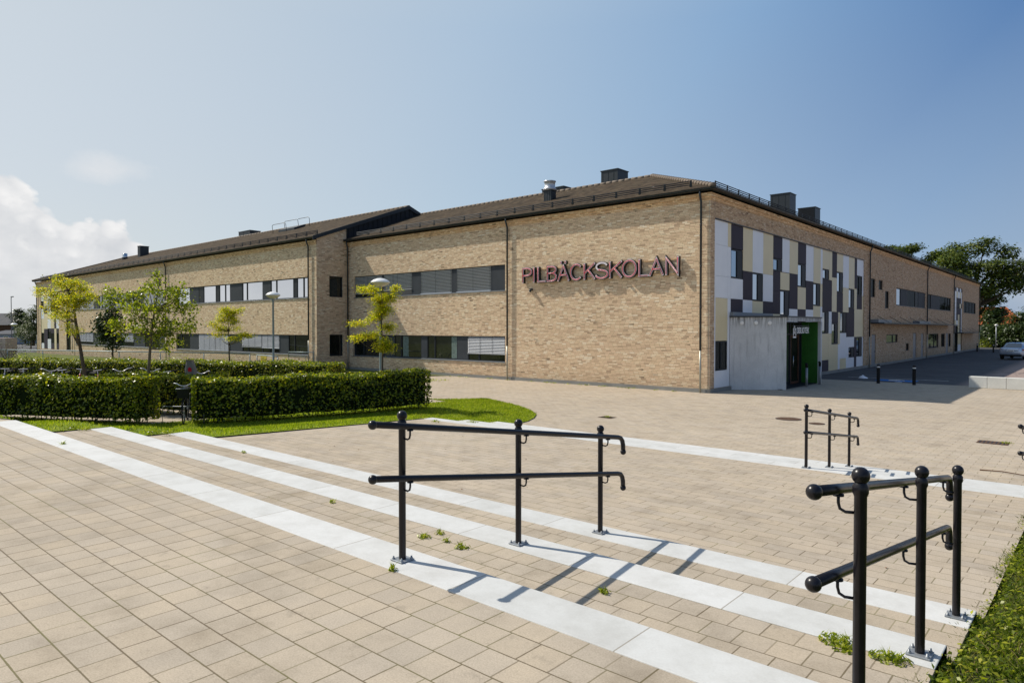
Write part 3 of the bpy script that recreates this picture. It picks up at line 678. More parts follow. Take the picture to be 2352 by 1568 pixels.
window(F2, -34.85, -32.03, .98, 2.24, (-34.0,), 'glass_dark', blind=(1.36, False)); window(F2, -32.03, -29.7, .98, 2.24, (-30.7,), 'glass_dark', blind=(1.33, False))
infill(F2, -36.7, -34.85, .98, 2.24)
window(F2, -41.8, -39.0, .98, 2.24, (), 'glass_dark', blind=(1.02, False)); window(F2, -39.0, -36.7, .98, 2.24, (), 'glass_dark', blind=(1.02, False))
infill(F2, -43.4, -41.8, .98, 2.24); window(F2, -45.85, -43.4, .98, 2.24, (-45.0,), 'glass_dark')
window(F2, -52.6, -49.5, .98, 2.24, (-51,), 'glass_dark'); infill(F2, -49.5, -48.15, .98, 2.24); infill(F2, -55.15, -52.6, .98, 2.24)
window(F2, -58, -55.15, .98, 2.24, (), 'glass_dark', blind=(1.45, False)); window(F2, -61.5, -58, .98, 2.24, (-60,), 'glass_dark'); infill(F2, -62.8, -61.5, .98, 2.24)
window(F2, -64.1, -62.8, .98, 2.24, (), 'glass_dark'); infill(F2, -65.87, -64.1, .98, 2.24)
window(F2, -68.0, -65.87, .98, 2.24, (), 'glass_dark', blind=(1.32, False)); window(F2, -70.3, -68.0, .98, 2.24, (), 'glass_dark', blind=(1.32, False)); infill(F2, -71.1, -70.3, .98, 2.24)
for (a, b_, z) in ((-45.95, -26.03, US0 - .0), (-45.95, -26.05, .955), (-71.85, -48.1, US0), (-71.2, -48.1, .965)): sill(F2, a, b_, z)

mj = MB(); F2.box(mj, -43.36, -43.34, .0, .003, 2.26, 4.55); F2.box(mj, -43.36, -43.34, .0, .003, 5.97, 7.9); F2.box(mj, -64.0, -63.98, .0, .003, 5.97, 7.9); F1.box(mj, -.06, -.045, .0, .003, .2, 7.9)
FB.box(mj, .41, .425, .0, .003, 7.25, 8.0); FB.box(mj, 11.7, 11.715, .0, .003, 7.25, 8.0); FB.box(mj, 34.9, 34.92, .0, .003, 5.85, 7.9)
mj.build('movement_joint', 'plinth_concrete', school)
# coloured cladding on B
W_, Y_, D_ = 'panel_white', 'panel_beige', 'panel_dark'
pan = [(.42, .62, .16, 7.2, W_), (.62, 1.82, 6.18, 7.2, W_), (.62, 1.82, 4.87, 6.18, W_), (.62, 1.82, 3.95, 4.87, W_), (.62, 1.82, 2.13, 3.95, Y_), (.62, 1.82, .16, .88, W_),
 (1.82, 2.15, 6.18, 7.2, Y_), (1.82, 2.15, 4.87, 6.18, W_), (1.82, 2.15, 3.95, 4.87, W_), (1.82, 2.15, .16, 3.95, W_),
 (2.15, 3.45, 6.15, 7.2, D_), (2.15, 3.45, 3.95, 4.85, W_), (2.15, 3.45, 3.3, 3.95, D_), (3.45, 4.55, 5.25, 7.2, Y_), (3.45, 4.55, 3.95, 5.25, D_), (3.45, 4.55, 3.3, 3.95, W_),
 (4.55, 5.83, 5.25, 7.2, W_), (4.55, 5.83, 3.3, 3.93, Y_), (5.83, 7.1, 5.25, 7.2, Y_), (5.83, 7.1, 3.95, 5.25, W_), (5.83, 7.1, 3.3, 3.95, D_),
 (7.1, 8.36, 6.12, 7.2, D_), (7.1, 8.1, 4.5, 5.48, D_), (7.1, 8.1, 3.37, 4.5, D_), (7.1, 8.1, .16, 3.37, Y_), (8.36, 9.4, 5.5, 7.2, W_), (8.1, 9.4, 4.6, 5.48, Y_),
 (9.4, 10.65, 5.5, 7.2, Y_), (9.4, 10.65, 3.67, 5.5, D_), (8.1, 10.65, .16, 3.3, W_), (9.4, 10.65, 3.3, 3.67, W_), (10.65, 11.95, 6.1, 7.2, D_), (10.65, 11.95, 3.68, 4.86, Y_), (10.65, 11.95, .16, 3.68, D_),
 (11.95, 13.2, 5.25, 7.2, W_), (11.95, 13.2, 3.69, 5.25, D_), (11.95, 13.2, .16, 3.69, W_), (13.2, 14.45, 5.2, 7.2, Y_), (13.2, 14.45, .16, 3.92, Y_),
 (14.45, 14.8, 5.2, 7.2, W_), (14.45, 14.8, 3.9, 5.2, Y_), (14.45, 14.8, .16, 3.9, W_),
 (14.8, 16.05, 6.1, 7.2, Y_), (14.8, 16.05, 3.65, 5.5, D_), (14.8, 16.05, .81, 2.36, Y_), (14.8, 16.05, .16, .81, D_), (16.05, 16.6, 5.5, 7.2, Y_), (16.05, 16.6, 3.65, 5.5, D_), (16.05, 16.6, 2.36, 3.65, W_), (16.05, 16.6, .16, 2.36, Y_),
 (16.6, 17.57, 5.7, 7.2, D_), (16.6, 17.57, 3.65, 5.7, Y_), (16.6, 17.9, 2.98, 3.65, D_), (16.6, 17.9, .16, 1.71, Y_), (17.57, 18.85, 6.1, 7.2, Y_), (17.57, 18.85, 3.65, 4.85, D_), (17.9, 18.3, 1.7, 3.65, Y_), (17.9, 18.3, .16, 1.7, W_),
 (18.3, 19.63, .8, 2.38, W_), (18.3, 19.63, .16, .8, Y_), (18.85, 20.1, 5.19, 7.2, W_), (18.85, 20.1, 3.66, 5.19, Y_), (20.1, 21.38, 5.18, 7.2, Y_),
 (19.63, 21.42, 2.12, 3.66, D_), (20.1, 21.38, 3.66, 3.93, D_), (19.63, 20.17, .16, 2.12, W_), (20.17, 21.42, 1.46, 2.12, W_), (20.17, 21.42, .16, .8, W_),
 (21.38, 21.95, 5.23, 7.2, D_), (21.38, 21.95, 3.92, 5.23, Y_), (21.95, 23.23, 6.12, 7.2, W_), (21.95, 23.23, 3.92, 4.8, D_), (23.23, 23.55, 4.82, 7.2, W_), (23.23, 23.55, 3.92, 4.82, Y_),
 (21.42, 23.55, 2.1, 3.92, Y_), (21.42, 21.97, .16, 2.1, D_), (21.97, 23.33, .16, .8, W_), (23.33, 23.55, .16, 2.1, W_)]
cb = MB()
for (a, b_, z0, z1, m_) in pan: FB.box(cb, a + .004, b_ - .004, -.10, -.045 + random.uniform(-.002, .002), z0 + .004, z1 - .004, m_)
cb.build('cladding', None, school)
cb = MB(); FB.box(cb, .42, 23.55, -.004, .012, 7.2, 7.24); cb.build('flashing', 'dark_metal', school)
bw = [(2.15, 3.45, 4.87, 6.12, 'glass_blue'), (4.55, 5.83, 3.95, 5.23, 'glass_bright'), (7.1, 8.36, 5.5, 6.1, 'glass_blue'), (8.1, 9.4, 3.32, 4.57, 'glass_bright'), (10.65, 11.95, 4.88, 6.08, 'glass_bright'), (13.2, 14.45, 3.94, 5.18, 'glass_bright'),
      (14.8, 16.05, 5.52, 6.08, 'glass_bright'), (14.8, 16.05, 2.38, 3.63, 'glass_mid'), (16.62, 17.9, 1.73, 2.96, 'glass_mid'), (17.57, 18.85, 4.87, 6.08, 'glass_bright'), (18.3, 19.63, 2.4, 3.63, 'glass_mid'), (20.1, 21.38, 3.95, 5.16, 'glass_bright'),
      (20.17, 21.42, .82, 1.44, 'glass_mid'), (21.95, 23.23, 4.82, 6.1, 'glass_dark'), (21.97, 23.33, .82, 2.08, 'glass_mid'), (.62, 1.82, .9, 2.11, 'glass_dark')]
for (a, b_, z0, z1, gm) in bw:
    w_ = b_ - a
    if gm == 'glass_dark': window(FB, a, b_, z0, z1, (a + w_ * .5,), gm, rec=.11)
    else: window(FB, a, b_, z0, z1, (a + w_ * .56,), gm, ((a + w_ * .56, b_),), rec=.11)
# remaining B windows, doors, bands
for (a, b_, z0, z1) in B_win:
    if b_ - a < 1.5: window(FB, a, b_, z0, z1, (), 'glass_dark', rec=.11)
    elif b_ - a > 8:
        n = 4
        for k in range(n): window(FB, a + (b_ - a) * k / n, a + (b_ - a) * (k + 1) / n, z0, z1, (), 'glass_dark', rec=.11)
    else: window(FB, a, b_, z0, z1, (a + (b_ - a) * .62,), 'glass_mid' if z1 < 2.25 and a < 51 else 'glass_dark', rec=.11)
for (a, b_, gm) in ((32.85, 34.55, 'glass_bright'), (36.95, 40.1, 'glass_dark'), (44.7, 46.9, 'glass_dark'), (51.4, 54.5, 'glass_dark')): window(FB, a, b_, 4.46, 5.80, (), gm, rec=.11)
window(FB, 40.1, 41.3, 4.46, 5.80, (40.8,), 'glass_bright', ((40.12, 40.75),), rec=.11); window(FB, 54.5, 57.5, 4.46, 5.80, (56,), 'glass_dark', rec=.11)
for (a, b_) in ((34.55, 36.95), (41.3, 44.1), (46.9, 51.4)): infill(FB, a, b_, 4.46, 5.80, .11)
for (a, b_) in ((32.8, 44.12), (44.65, 57.6), (65.75, 75.45)): sill(FB, a, b_, 4.45)
for (a, b_, z0, z1) in B_door:
    d = MB(); FB.box(d, a + .04, b_ - .04, -.10, -.04, z0, z1 - .04); door = d.build('door', 'door_grey', school)
    d = MB(); FB.box(d, b_ - .22, b_ - .16, -.038, .02, .95, 1.12); d.build('handle', 'steel', door)
# far stair entrance with narrow coloured panels
cb = MB(); cols = [59.95, 61.2, 62.3, 63.4, 64.4, 64.95]; zs = [7.1, 6.7, 6.0, 5.4, 4.9, 4.2, 3.55, 2.95, 2.2]
pt_ = 'DWDWD WYWYW WDDDW WDGYD WDDDW WDYDW YWYDW DGYDW'.split()
for r_ in range(8):
    for c_ in range(5):
        m_ = {'D': D_, 'W': W_, 'Y': Y_, 'G': 'glass_dark'}[pt_[r_][c_]]; FB.box(cb, cols[c_] + .01, cols[c_ + 1] - .01, -.11, -.05, zs[r_ + 1] + .01, zs[r_] - .01, m_)
FB.box(cb, 62.4, 64.4, -.11, -.05, .9, 2.18, Y_); FB.box(cb, 62.4, 64.4, -.11, -.05, .06, .88, W_); cb.build('cladding', None, school)
window(FB, 59.95, 62.35, .06, 2.18, (61.1,), 'glass_dark', rec=.10, part='door')
# canopies along the far part
for (a, b_, dz) in ((25.3, 39.3, 0), (39.3, 55.8, 0), (59.8, 73.3, -.85)):
    c = MB(); FB.box(c, a, b_, .02, .85, 2.98 + dz, 3.06 + dz); can = c.build('canopy', 'dark_metal', school)
    c = MB()
    for k in range(4):
        uu = a + (b_ - a) * (k + .5) / 4
        c.tube([(.8, uu, 3.06 + dz), (.02, uu, 3.55 + dz)], .018, 6)
    c.build('tie_rod', 'dark_metal', can)
for (a, b_) in ((25.3, 29.1), (38.9, 43.6)):
    c = MB(); FB.box(c, a, b_, .0, .5, 3.065, 3.27); c.build('canopy_box', 'door_grey', school)

# wing end cladding
cb = MB(); cols = [-83.75, -82.7, -81.3, -80.05, -78.75, -78.0, -76.95]
def C(i, j, z0, z1, m_): F2.box(cb, cols[i] + .005, cols[j] - .005, -.10, -.04, z0 + .005, z1 - .005, m_)
for a in [(0, 1, 5.9, 7.05, W_), (0, 1, 3.8, 4.95, W_), (0, 1, 2.13, 3.8, Y_), (0, 1, .27, .92, W_), (1, 2, 5.0, 7.05, Y_), (1, 2, 4.4, 4.97, D_), (1, 2, 2.6, 4.4, Y_), (1, 2, .27, 2.6, D_), (2, 3, 4.3, 7.05, W_), (2, 3, 3.78, 4.3, Y_), (2, 3, 2.65, 3.78, W_), (2, 3, .27, 1.42, W_),
          (3, 4, 5.75, 7.05, Y_), (3, 4, 3.78, 4.6, Y_), (3, 4, 2.65, 3.78, Y_), (3, 4, 2.12, 2.65, D_), (3, 4, .27, .92, D_), (4, 5, 5.7, 7.05, W_), (4, 5, 2.65, 5.7, D_), (4, 5, .27, 2.65, Y_), (5, 6, 5.75, 7.05, Y_), (5, 6, 2.65, 4.6, W_), (5, 6, 2.13, 2.65, D_), (5, 6, .27, .92, D_)]: C(*a)
cb.build('cladding', None, school)
for (i, j, z0, z1) in ((0, 1, 4.95, 5.9), (0, 1, .92, 2.13), (2, 3, 1.42, 2.65), (3, 4, 4.6, 5.75), (3, 4, .92, 2.12), (5, 6, 4.6, 5.75), (5, 6, .92, 2.13)): window(F2, cols[i], cols[j], z0, z1, (), 'glass_dark', rec=.12)
window(F2, -74.35, -72.85, .27, 2.4, (), 'glass_dark', part='door'); window(F2, -74.35, -72.85, 2.4, 4.98, (), 'glass_dark')

# ---- roofs
TAN = .3722
rb = MB(); zE = 8.40; e = .30
def rz_A(y): return zE + (y + e) * TAN
yR = 6.29; zR = rz_A(yR)
rb.add([(XW, -e, zE), (e, -e, zE), (-6.29, yR, zR), (XW, yR, zR)], [(0, 1, 2, 3)])                    # A1 front
rb.add([(e, -e, zE), (e, YB + .3, zE), (-6.29, YB - 6.3, zR), (-6.29, yR, zR)], [(0, 1, 2, 3)])            # B front
rb.add([(XW, yR, zR), (-6.29, yR, zR), (-12.9, 12.9, zE), (XW, 12.9, zE)], [(0, 1, 2, 3)])
rb.add([(-6.29, yR, zR), (-6.29, YB - 6.3, zR), (-12.9, YB + .3, zE), (-12.9, 12.9, zE)], [(0, 1, 2, 3)])
rb.add([(e, YB + .3, zE), (-12.9, YB + .3, zE), (-6.29, YB - 6.3, zR)], [(0, 1, 2)])
yRw = 5.25; zRw = zE + (yRw - YW + e) * TAN; XG = XW + .06
rb.add([(XL - e, YW - e, zE), (XG, YW - e, zE), (XG, yRw, zRw), (XL + 7.2, yRw, zRw)], [(0, 1, 2, 3)])
rb.add([(XL + 7.2, yRw, zRw), (XG, yRw, zRw), (XG, 13.05, zE), (XL - e, 13.05, zE)], [(0, 1, 2, 3)])
rb.add([(XL - e, YW - e, zE), (XL + 7.2, yRw, zRw), (XL - e, 13.05, zE)], [(0, 1, 2)])
roof = rb.build('roof', 'roof_tile', school)
# soffit boards
sb = MB(); sb.quad((XW, -e, 8.3), (e, -e, 8.3), (e, .05, 8.3), (XW, .05, 8.3)); sb.quad((0, -e, 8.302), (e, -e, 8.302), (e, YB + e, 8.302), (0, YB + e, 8.302)); sb.quad((XL - e, YW - e, 8.3), (XG, YW - e, 8.3), (XG, YW + .05, 8.3), (XL - e, YW + .05, 8.3))
sb.build('soffit', 'dark_metal', school)
# ridge and hip tiles
def ridge(p0, p1, r=.13, step=.36):
    rt = MB(); p0, p1 = Vector(p0), Vector(p1); L = (p1 - p0).length; n = int(L / step); d = (p1 - p0) / n
    for k in range(n):
        a = p0 + d * k; rt.tube([a, a + d * 1.04], [r, r * .80], 8)
    rt.build('ridge_tile', 'ridge_tile', roof)
ridge((.22, -.22, zE + .04), (-6.29, yR, zR + .02)); ridge((XG, yR, zR + .0), (-6.29, yR, zR + .0), .11, .4); ridge((XL + 7.2, yRw, zRw), (XG, yRw, zRw), .11, .5); ridge((XL - e, YW - e, zE + .03), (XL + 7.2, yRw, zRw), .12, .45); ridge((-6.29, yR, zR), (-6.29, YB - 6.3, zR), .11, .5)
# gable of the wing: dark standing seam metal above the lower roof, with verge
gb = MB()
gz = lambda y: zE + (y - YW + e) * TAN
gb.add([(XW + .012, -.02, 8.3), (XW + .012, 6.5, 8.3), (XW + .012, 6.5, gz(5.25) - .46), (XW + .012, yRw, gz(yRw) - .03), (XW + .012, -.02, gz(-.02) - .03)], [(0, 1, 2, 3, 4)])
for k in range(16):
    y = .12 + k * .40
    zt = gz(y) - .05 if y < yRw else gz(yRw) - (y - yRw) * TAN - .05
    gb.box((XW + .012, y, 8.35), (XW + .05, y + .02, zt))
gb.build('gable_cladding', 'anthracite', school)
vb = MB()
for (ya, za, yb, zb) in ((YW - e, zE, yRw, zRw), (yRw, zRw, 13.05, zE)):
    vb.add([(XG, ya, za + .05), (XG, yb, zb + .05), (XG, yb, zb - .20), (XG, ya, za - .20), (XG + .05, ya, za + .05), (XG + .05, yb, zb + .05), (XG + .05, yb, zb - .20), (XG + .05, ya, za - .20)], [(4, 5, 6, 7), (0, 1, 5, 4), (3, 7, 6, 2), (0, 4, 7, 3), (1, 2, 6, 5)])
vb.build('verge', 'dark_metal', school)
# gutters with brackets
def gutter(p0, p1, nrm):
    p0, p1, nrm = Vector(p0), Vector(p1), Vector(nrm); b = MB(); R_ = .075; d = (p1 - p0).normalized()
    prof = [(math.cos(a) * R_, math.sin(a) * R_) for a in [PI + PI * k / 8 for k in range(9)]] + [(R_ + .004, .012)]
    vs = []; fs = []
    for p in (p0, p1):
        for (a, c) in prof: vs.append(p + nrm * a + Vector((0, 0, c)))
    n = len(prof)
    for k in range(n - 1): fs.append((k, k + 1, n + k + 1, n + k))
    b.add(vs, fs, None, True)
    b.add([p0 - nrm * .075 + Vector((0, 0, .0)), p1 - nrm * .075, p1 - nrm * .075 + Vector((0, 0, .09)), p0 - nrm * .075 + Vector((0, 0, .09))], [(0, 1, 2, 3)])
    o = b.build('gutter', 'dark_metal', school)
    L = (p1 - p0).length; n = int(L / .62); bb = MB()
    for k in range(n + 1):
        c = p0 + d * (L * k / n)
        for j in range(6):
            a0 = PI + PI * j / 6; a1 = PI + PI * (j + 1) / 6; q = R_ + .004
            bb.add([c - d * .012 + nrm * math.cos(a0) * q + Vector((0, 0, math.sin(a0) * q)), c + d * .012 + nrm * math.cos(a0) * q + Vector((0, 0, math.sin(a0) * q)), c + d * .012 + nrm * math.cos(a1) * q + Vector((0, 0, math.sin(a1) * q)), c - d * .012 + nrm * math.cos(a1) * q + Vector((0, 0, math.sin(a1) * q))], [(0, 1, 2, 3)])
    bb.build('gutter_bracket', 'anthracite', o)
GZ = 8.37; GD = .235
gutter((XW + .1, -GD, GZ), (GD + .07, -GD, GZ), (0, -1, 0)); gutter((GD, -GD - .07, GZ), (GD, YB + .3, GZ), (1, 0, 0)); gutter((XL - .3, YW - GD, GZ), (XG + .04, YW - GD, GZ), (0, -1, 0))
# snow guards
def snowguard(p0, p1, up, step):
    p0, p1 = Vector(p0), Vector(p1); L = (p1 - p0).length; d = (p1 - p0) / L; n = int(L / step); b = MB(); b.mat('dark_metal'); up = Vector(up)
    for h in (.09, .17, .25):
        b.tube([p0 + up * h, p1 + up * h], .022, 5, 'infill_grey')
    for k in range(n + 1):
        c = p0 + d * (L * k / n); s = d * .05
        b.add([c - s, c + s, c + s * .8 + up * .29, c - s * .8 + up * .29], [(0, 1, 2, 3)]); t = Vector((0, 0, 1)).cross(d) * .03
        b.add([c - s + t, c + s + t, c + s * .8 + up * .29 + t, c - s * .8 + up * .29 + t], [(3, 2, 1, 0)])
        b.tube([c + up * .0, c + up * .05 - t * 6], .012, 4)
    b.mi = [1 if k_ is None else k_ for k_ in b.mi]
    b.build('snow_guard', None, roof)
snowguard((XW + .8, .25, rz_A(.25)), (-1.0, .25, rz_A(.25)), (0, -.05, 1), 1.2)
snowguard((-.25, 1.0, rz_A(.25)), (-.25, YB - 1, rz_A(.25)), (.05, 0, 1), 1.2)
snowguard((XL + 1, YW + .25, rz_A(.25)), (XG - .35, YW + .25, rz_A(.25)), (0, -.05, 1), 1.2)
# downpipes (dark above, zinc shoe below) ; axis, position
def downpipe(x, y, nx, ny, shoe=2.0):
    b = MB(); o_ = .11
    gx, gy = x + nx * GD, y + ny * GD; px, py = x + nx * o_, y + ny * o_
    b.tube([(gx, gy, 8.30), (gx, gy, 8.16), (px, py, 7.85), (px, py, shoe)], .046, 10)
    for z in (6.9, 5.2, 3.5): b.tube([(px, py, z), (px, py, z + .05)], .054, 10)
    o = b.build('downpipe', 'dark_metal', school)
    b = MB(); b.tube([(px, py, shoe), (px, py, .0)], .040, 10); b.tube([(px, py, .45), (px, py, .62)], .055, 10, 'anthracite') if False else None
    b.build('pipe_shoe', 'zinc_pipe', o)
    b = MB()
    for z in (7.0, 5.3, 3.6, 1.9):
        b.tube([(px, py, z), (x, y, z + .02)], .012, 5)
    b.build('pipe_clamp', 'galvanised', o)
downpipe(-11.03, 0, 0, -1, 1.75); downpipe(-.36, 0, 0, -1, 1.75); downpipe(-24.95, 0, .6, -1, 2.0); downpipe(-25.92, YW, 0, -1, 1.9); downpipe(-47.65, YW, 0, -1, 1.9); downpipe(-71.95, YW, 0, -1, 1.9); downpipe(-85.0, YW, 0, -1, 1.9)
for y in (24.6, 44.4, 58.7, YB - .3): downpipe(0, y, 1, 0, 2.1)
# roof boxes (ventilation)
def vent_box(x0, x1, y0, y1, zb, zt, name='vent_box', louvre=False):
    b = MB(); b.box((x0, y0, zb), (x1, y1, zt)); b.box((x0 - .04, y0 - .04, zt + .002), (x1 + .04, y1 + .04, zt + .05))
    for k in range(3): b.box((x0 + (x1 - x0) * (k + .25) / 3, y0 - .012, zb), (x0 + (x1 - x0) * (k + .25) / 3 + .02, y0 - .001, zt))
    o = b.build(name, 'dark_metal', roof)
    if louvre:
        l = MB(); n = 26
        for k in range(n): l.box((x0 + .04 + (x1 - x0 - .1) * k / n, y0 - .03, zb + .3), (x0 + .07 + (x1 - x0 - .1) * k / n, y0 - .002, zt - .05))
        l.build('louvre', 'anthracite', o)
    return o
vent_box(-10.42, -9.27, 7.6, 8.74, 10.0, 11.93)
vent_box(-14.9, -13.2, 7.6, 9.0, 10.3, 11.45)
v = vent_box(-11.1, -10.6, 3.0, 3.45, 9.4, 10.18)
b = MB(); b.lathe([(.27, 0), (.36, .05), (.36, .12), (.29, .14), (.29, .46), (.34, .48), (.34, .53), (.0, .56)], (-10.85, 3.22, 10.20), 20); b.build('fan_cowl', 'bar_silver', v)
vent_box(-6.4, -5.0, 20.55 + 3.2, 25.0, 10.3, 12.4); vent_box(-6.3, -5.0, 29.4, 30.65, 10.3, 12.14, louvre=True)
bx = MB()
vent_box(-54.3, -52.0, 7.5, 8.63, 10.4, 12.40); vent_box(-69.68, -68.97, 3.5, 4.43, 10.3, 11.83)
v = vent_box(-74.30, -73.87, 3.5, 3.94, 10.2, 10.88); b = MB(); b.lathe([(.27, 0), (.27, .45), (.0, .52)], (-74.08, 3.72, 10.93), 16); b.build('fan_cowl', 'steel', v)
# roof hatch guard rails on the wing
b = MB()
for yy in (3.1, 4.2):
    zz = gz(yy)
    b.tube([(-39.8, yy, zz), (-39.95, yy, zz + .62), (-39.8, yy, zz + .72), (-38.0, yy, zz + .72), (-37.85, yy, zz + .62), (-37.7, yy, zz)], .022, 6)
b.tube([(-37.8, 4.2, gz(4.2) + .72), (-36.3, 4.2, gz(4.2) + .72), (-36.15, 4.2, gz(4.2) + .6), (-36.1, 4.2, gz(4.2))], .022, 6)
b.build('hatch_rail', 'dark_metal', roof)
b = MB(); b.add([(-39.3, 3.3, gz(3.3) + .18), (-36.9, 3.3, gz(3.3) + .18), (-36.9, 4.3, gz(4.3) + .18), (-39.3, 4.3, gz(4.3) + .18), (-39.3, 3.3, gz(3.3)), (-36.9, 3.3, gz(3.3)), (-36.9, 4.3, gz(4.3)), (-39.3, 4.3, gz(4.3))], [(0, 1, 2, 3), (0, 4, 5, 1), (1, 5, 6, 2), (3, 7, 4, 0)]); b.build('roof_hatch', 'dark_metal', roof)

# ---- library porch: skewed concrete wall, green wall, glass door
a0, a1, a2 = Vector((.0, 2.05)), Vector((1.87, 3.52)), Vector((1.92, 7.95))
dv = (a1 - a0).normalized(); nv = Vector((dv.y, -dv.x))
b = MB(); t = .2
P4 = [a0 + Vector((-.03, 0)), a1, a1 - nv * t, a0 - nv * t + Vector((-.03, 0))]
b.add([(p.x, p.y, 0) for p in P4] + [(p.x, p.y, 3.14) for p in P4], [(0, 1, 5, 4), (1, 2, 6, 5), (2, 3, 7, 6), (4, 5, 6, 7)]); pw = b.build('porch_wall', 'concrete', school)
for s_ in (.20, .455, .70):
    p = a0 + (a1 - a0) * s_ * 1.0; c = Vector((p.x, p.y, 2.90)) + Vector((nv.x, nv.y, 0)) * .0
    b = MB(); nn = Vector((nv.x, nv.y, 0)); e1 = Vector((dv.x, dv.y, 0)); vs = [c + nn * .03 + (e1 * math.cos(q) + Vector((0, 0, 1)) * math.sin(q)) * .075 for q in [2 * PI * k / 20 for k in range(20)]]
    vs2 = [c + nn * .001 + (e1 * math.cos(q) + Vector((0, 0, 1)) * math.sin(q)) * .085 for q in [2 * PI * k / 20 for k in range(20)]]
    b.add(vs + vs2, [tuple(range(20))] + [(k, (k + 1) % 20, 20 + (k + 1) % 20, 20 + k) for k in range(20)]); b.build('wall_light', 'white_paint', pw)
b = MB(); Pr = [Vector((-.02, 1.98)), a1 + nv * .04 + dv * .03, Vector((1.98, 8.05)), Vector((-.02, 8.3))]
b.add([(p.x, p.y, 3.142) for p in Pr] + [(p.x, p.y, 3.20) for p in Pr], [(3, 2, 1, 0), (4, 5, 6, 7), (0, 1, 5, 4), (1, 2, 6, 5), (2, 3, 7, 6)]); b.build('porch_roof', 'dark_metal', school)
b = MB(); b.box((1.76, 3.56, 2.98), (1.93, 8.02, 3.138)); b.build('porch_beam', 'concrete', school)
b = MB(); FB.box(b, 2.05, 6.75, -.04, .10, 3.202, 3.37); b.build('porch_flashing', 'door_grey', school)
b = MB(); b.box((.0, 7.99, 0), (1.93, 8.14, 2.978)); b.build('porch_end_wall', 'concrete', school)
b = MB(); b.box((.2, 7.955, .02), (1.80, 7.988, 2.975))
for k in range(8): b.box((1.1 + k * .09, 7.950, .02), (1.105 + k * .09, 7.954, 2.97))
b.build('green_wall', 'green_paint', school)
b = MB(); b.box((.35, 3.3, .012), (1.75, 7.95, .03)); b.build('porch_floor', 'anthracite', school)
fr = MB()
for yy in (3.6, 5.0, 6.35, 7.60, 7.88): fr.box((.98, yy, .03), (1.06, yy + .07, 2.97))
fr.box((.985, 3.6, 2.35), (1.055, 7.9, 2.43)); fr.box((.985, 3.6, 2.9), (1.055, 7.9, 2.97)); gf = fr.build('glass_front', 'anthracite', school)
b = MB(); b.box((1.0, 3.65, .03), (1.02, 6.35, 2.9)); b.build('pane', 'glass_mid', gf)
b = MB(); b.box((1.0, 6.42, 2.43), (1.02, 7.88, 2.9)); b.build('pane', 'glass_dark', gf)
b = MB(); b.box((.99, 6.44, .03), (1.05, 6.54, 2.34)); b.box((.99, 7.49, .03), (1.05, 7.59, 2.34)); b.box((.99, 6.54, .03), (1.05, 7.49, .14)); b.box((.99, 6.54, 2.24), (1.05, 7.49, 2.34)); dr = b.build('glass_door', 'wood_brown', school)
b = MB(); b.box((1.0, 6.54, .14), (1.02, 7.49, 2.24)); b.build('pane', 'glass_dark', dr)
b = MB(); b.tube([(1.05, 6.62, .85), (1.12, 6.62, .85), (1.12, 6.62, 1.35), (1.05, 6.62, 1.35)], .016, 8); b.build('handle', 'steel', dr)

# ------------------------------------------------------------------ lettering
def arc(cx, cy, rx, ry, a0, a1, n=14): return [(cx + rx * math.cos(rad(a0 + (a1 - a0) * k / n)), cy + ry * math.sin(rad(a0 + (a1 - a0) * k / n))) for k in range(n + 1)]
def glyph(ch, w):
    """strokes in a box w x 1"""
    if ch == 'P': return [[(0, 0), (0, 1), (w * .45, 1)] + arc(w * .45, .74, w * .55, .26, 90, -90, 12) + [(0, .48)]]
    if ch == 'I': return [[(0, 0), (0, 1)]]
    if ch == 'L': return [[(0, 1), (0, 0), (w, 0)]]
    if ch == 'B': return [[(0, .54), (0, 1), (w * .5, 1)] + arc(w * .5, .77, w * .45, .23, 90, -90, 12) + [(0, .54), (0, 0), (w * .5, 0)] + arc(w * .5, .27, w * .5, .27, -90, 90, 12)]
    if ch in 'AÄ':
        s = [[(0, 0), (w / 2, 1), (w, 0)], [(w * .2, .36), (w * .8, .36)]]
        if ch == 'Ä': s += [[(w * .28, 1.17), (w * .28, 1.28)], [(w * .70, 1.17), (w * .70, 1.28)]]
        return s
    if ch == 'C': return [arc(w * .5, .5, w * .5, .52, 48, 312, 26)]
    if ch == 'O': return [arc(w * .5, .5, w * .5, .52, 90, 450, 36)]
    if ch == 'K': return [[(0, 0), (0, 1)], [(w, 1), (.02, .38)], [(w * .38, .60), (w, 0)]]
    if ch == 'S': return [arc(w * .5, .76, w * .45, .25, 25, 90, 6) + arc(w * .5, .76, w * .46, .25, 90, 235, 14)[1:] + [(w * .5, .52)] + arc(w * .5, .25, w * .5, .26, 55, -90, 14) + arc(w * .5, .25, w * .5, .26, -90, -160, 6)[1:]]
    if ch == 'N': return [[(0, 0), (0, 1), (w, 0), (w, 1)]]
    if ch == 'T': return [[(0, 1), (w, 1)], [(w / 2, 1), (w / 2, 0)]]
    if ch == 'E': return [[(w, 1), (0, 1), (0, 0), (w, 0)], [(0, .52), (w * .85, .52)]]
    return []
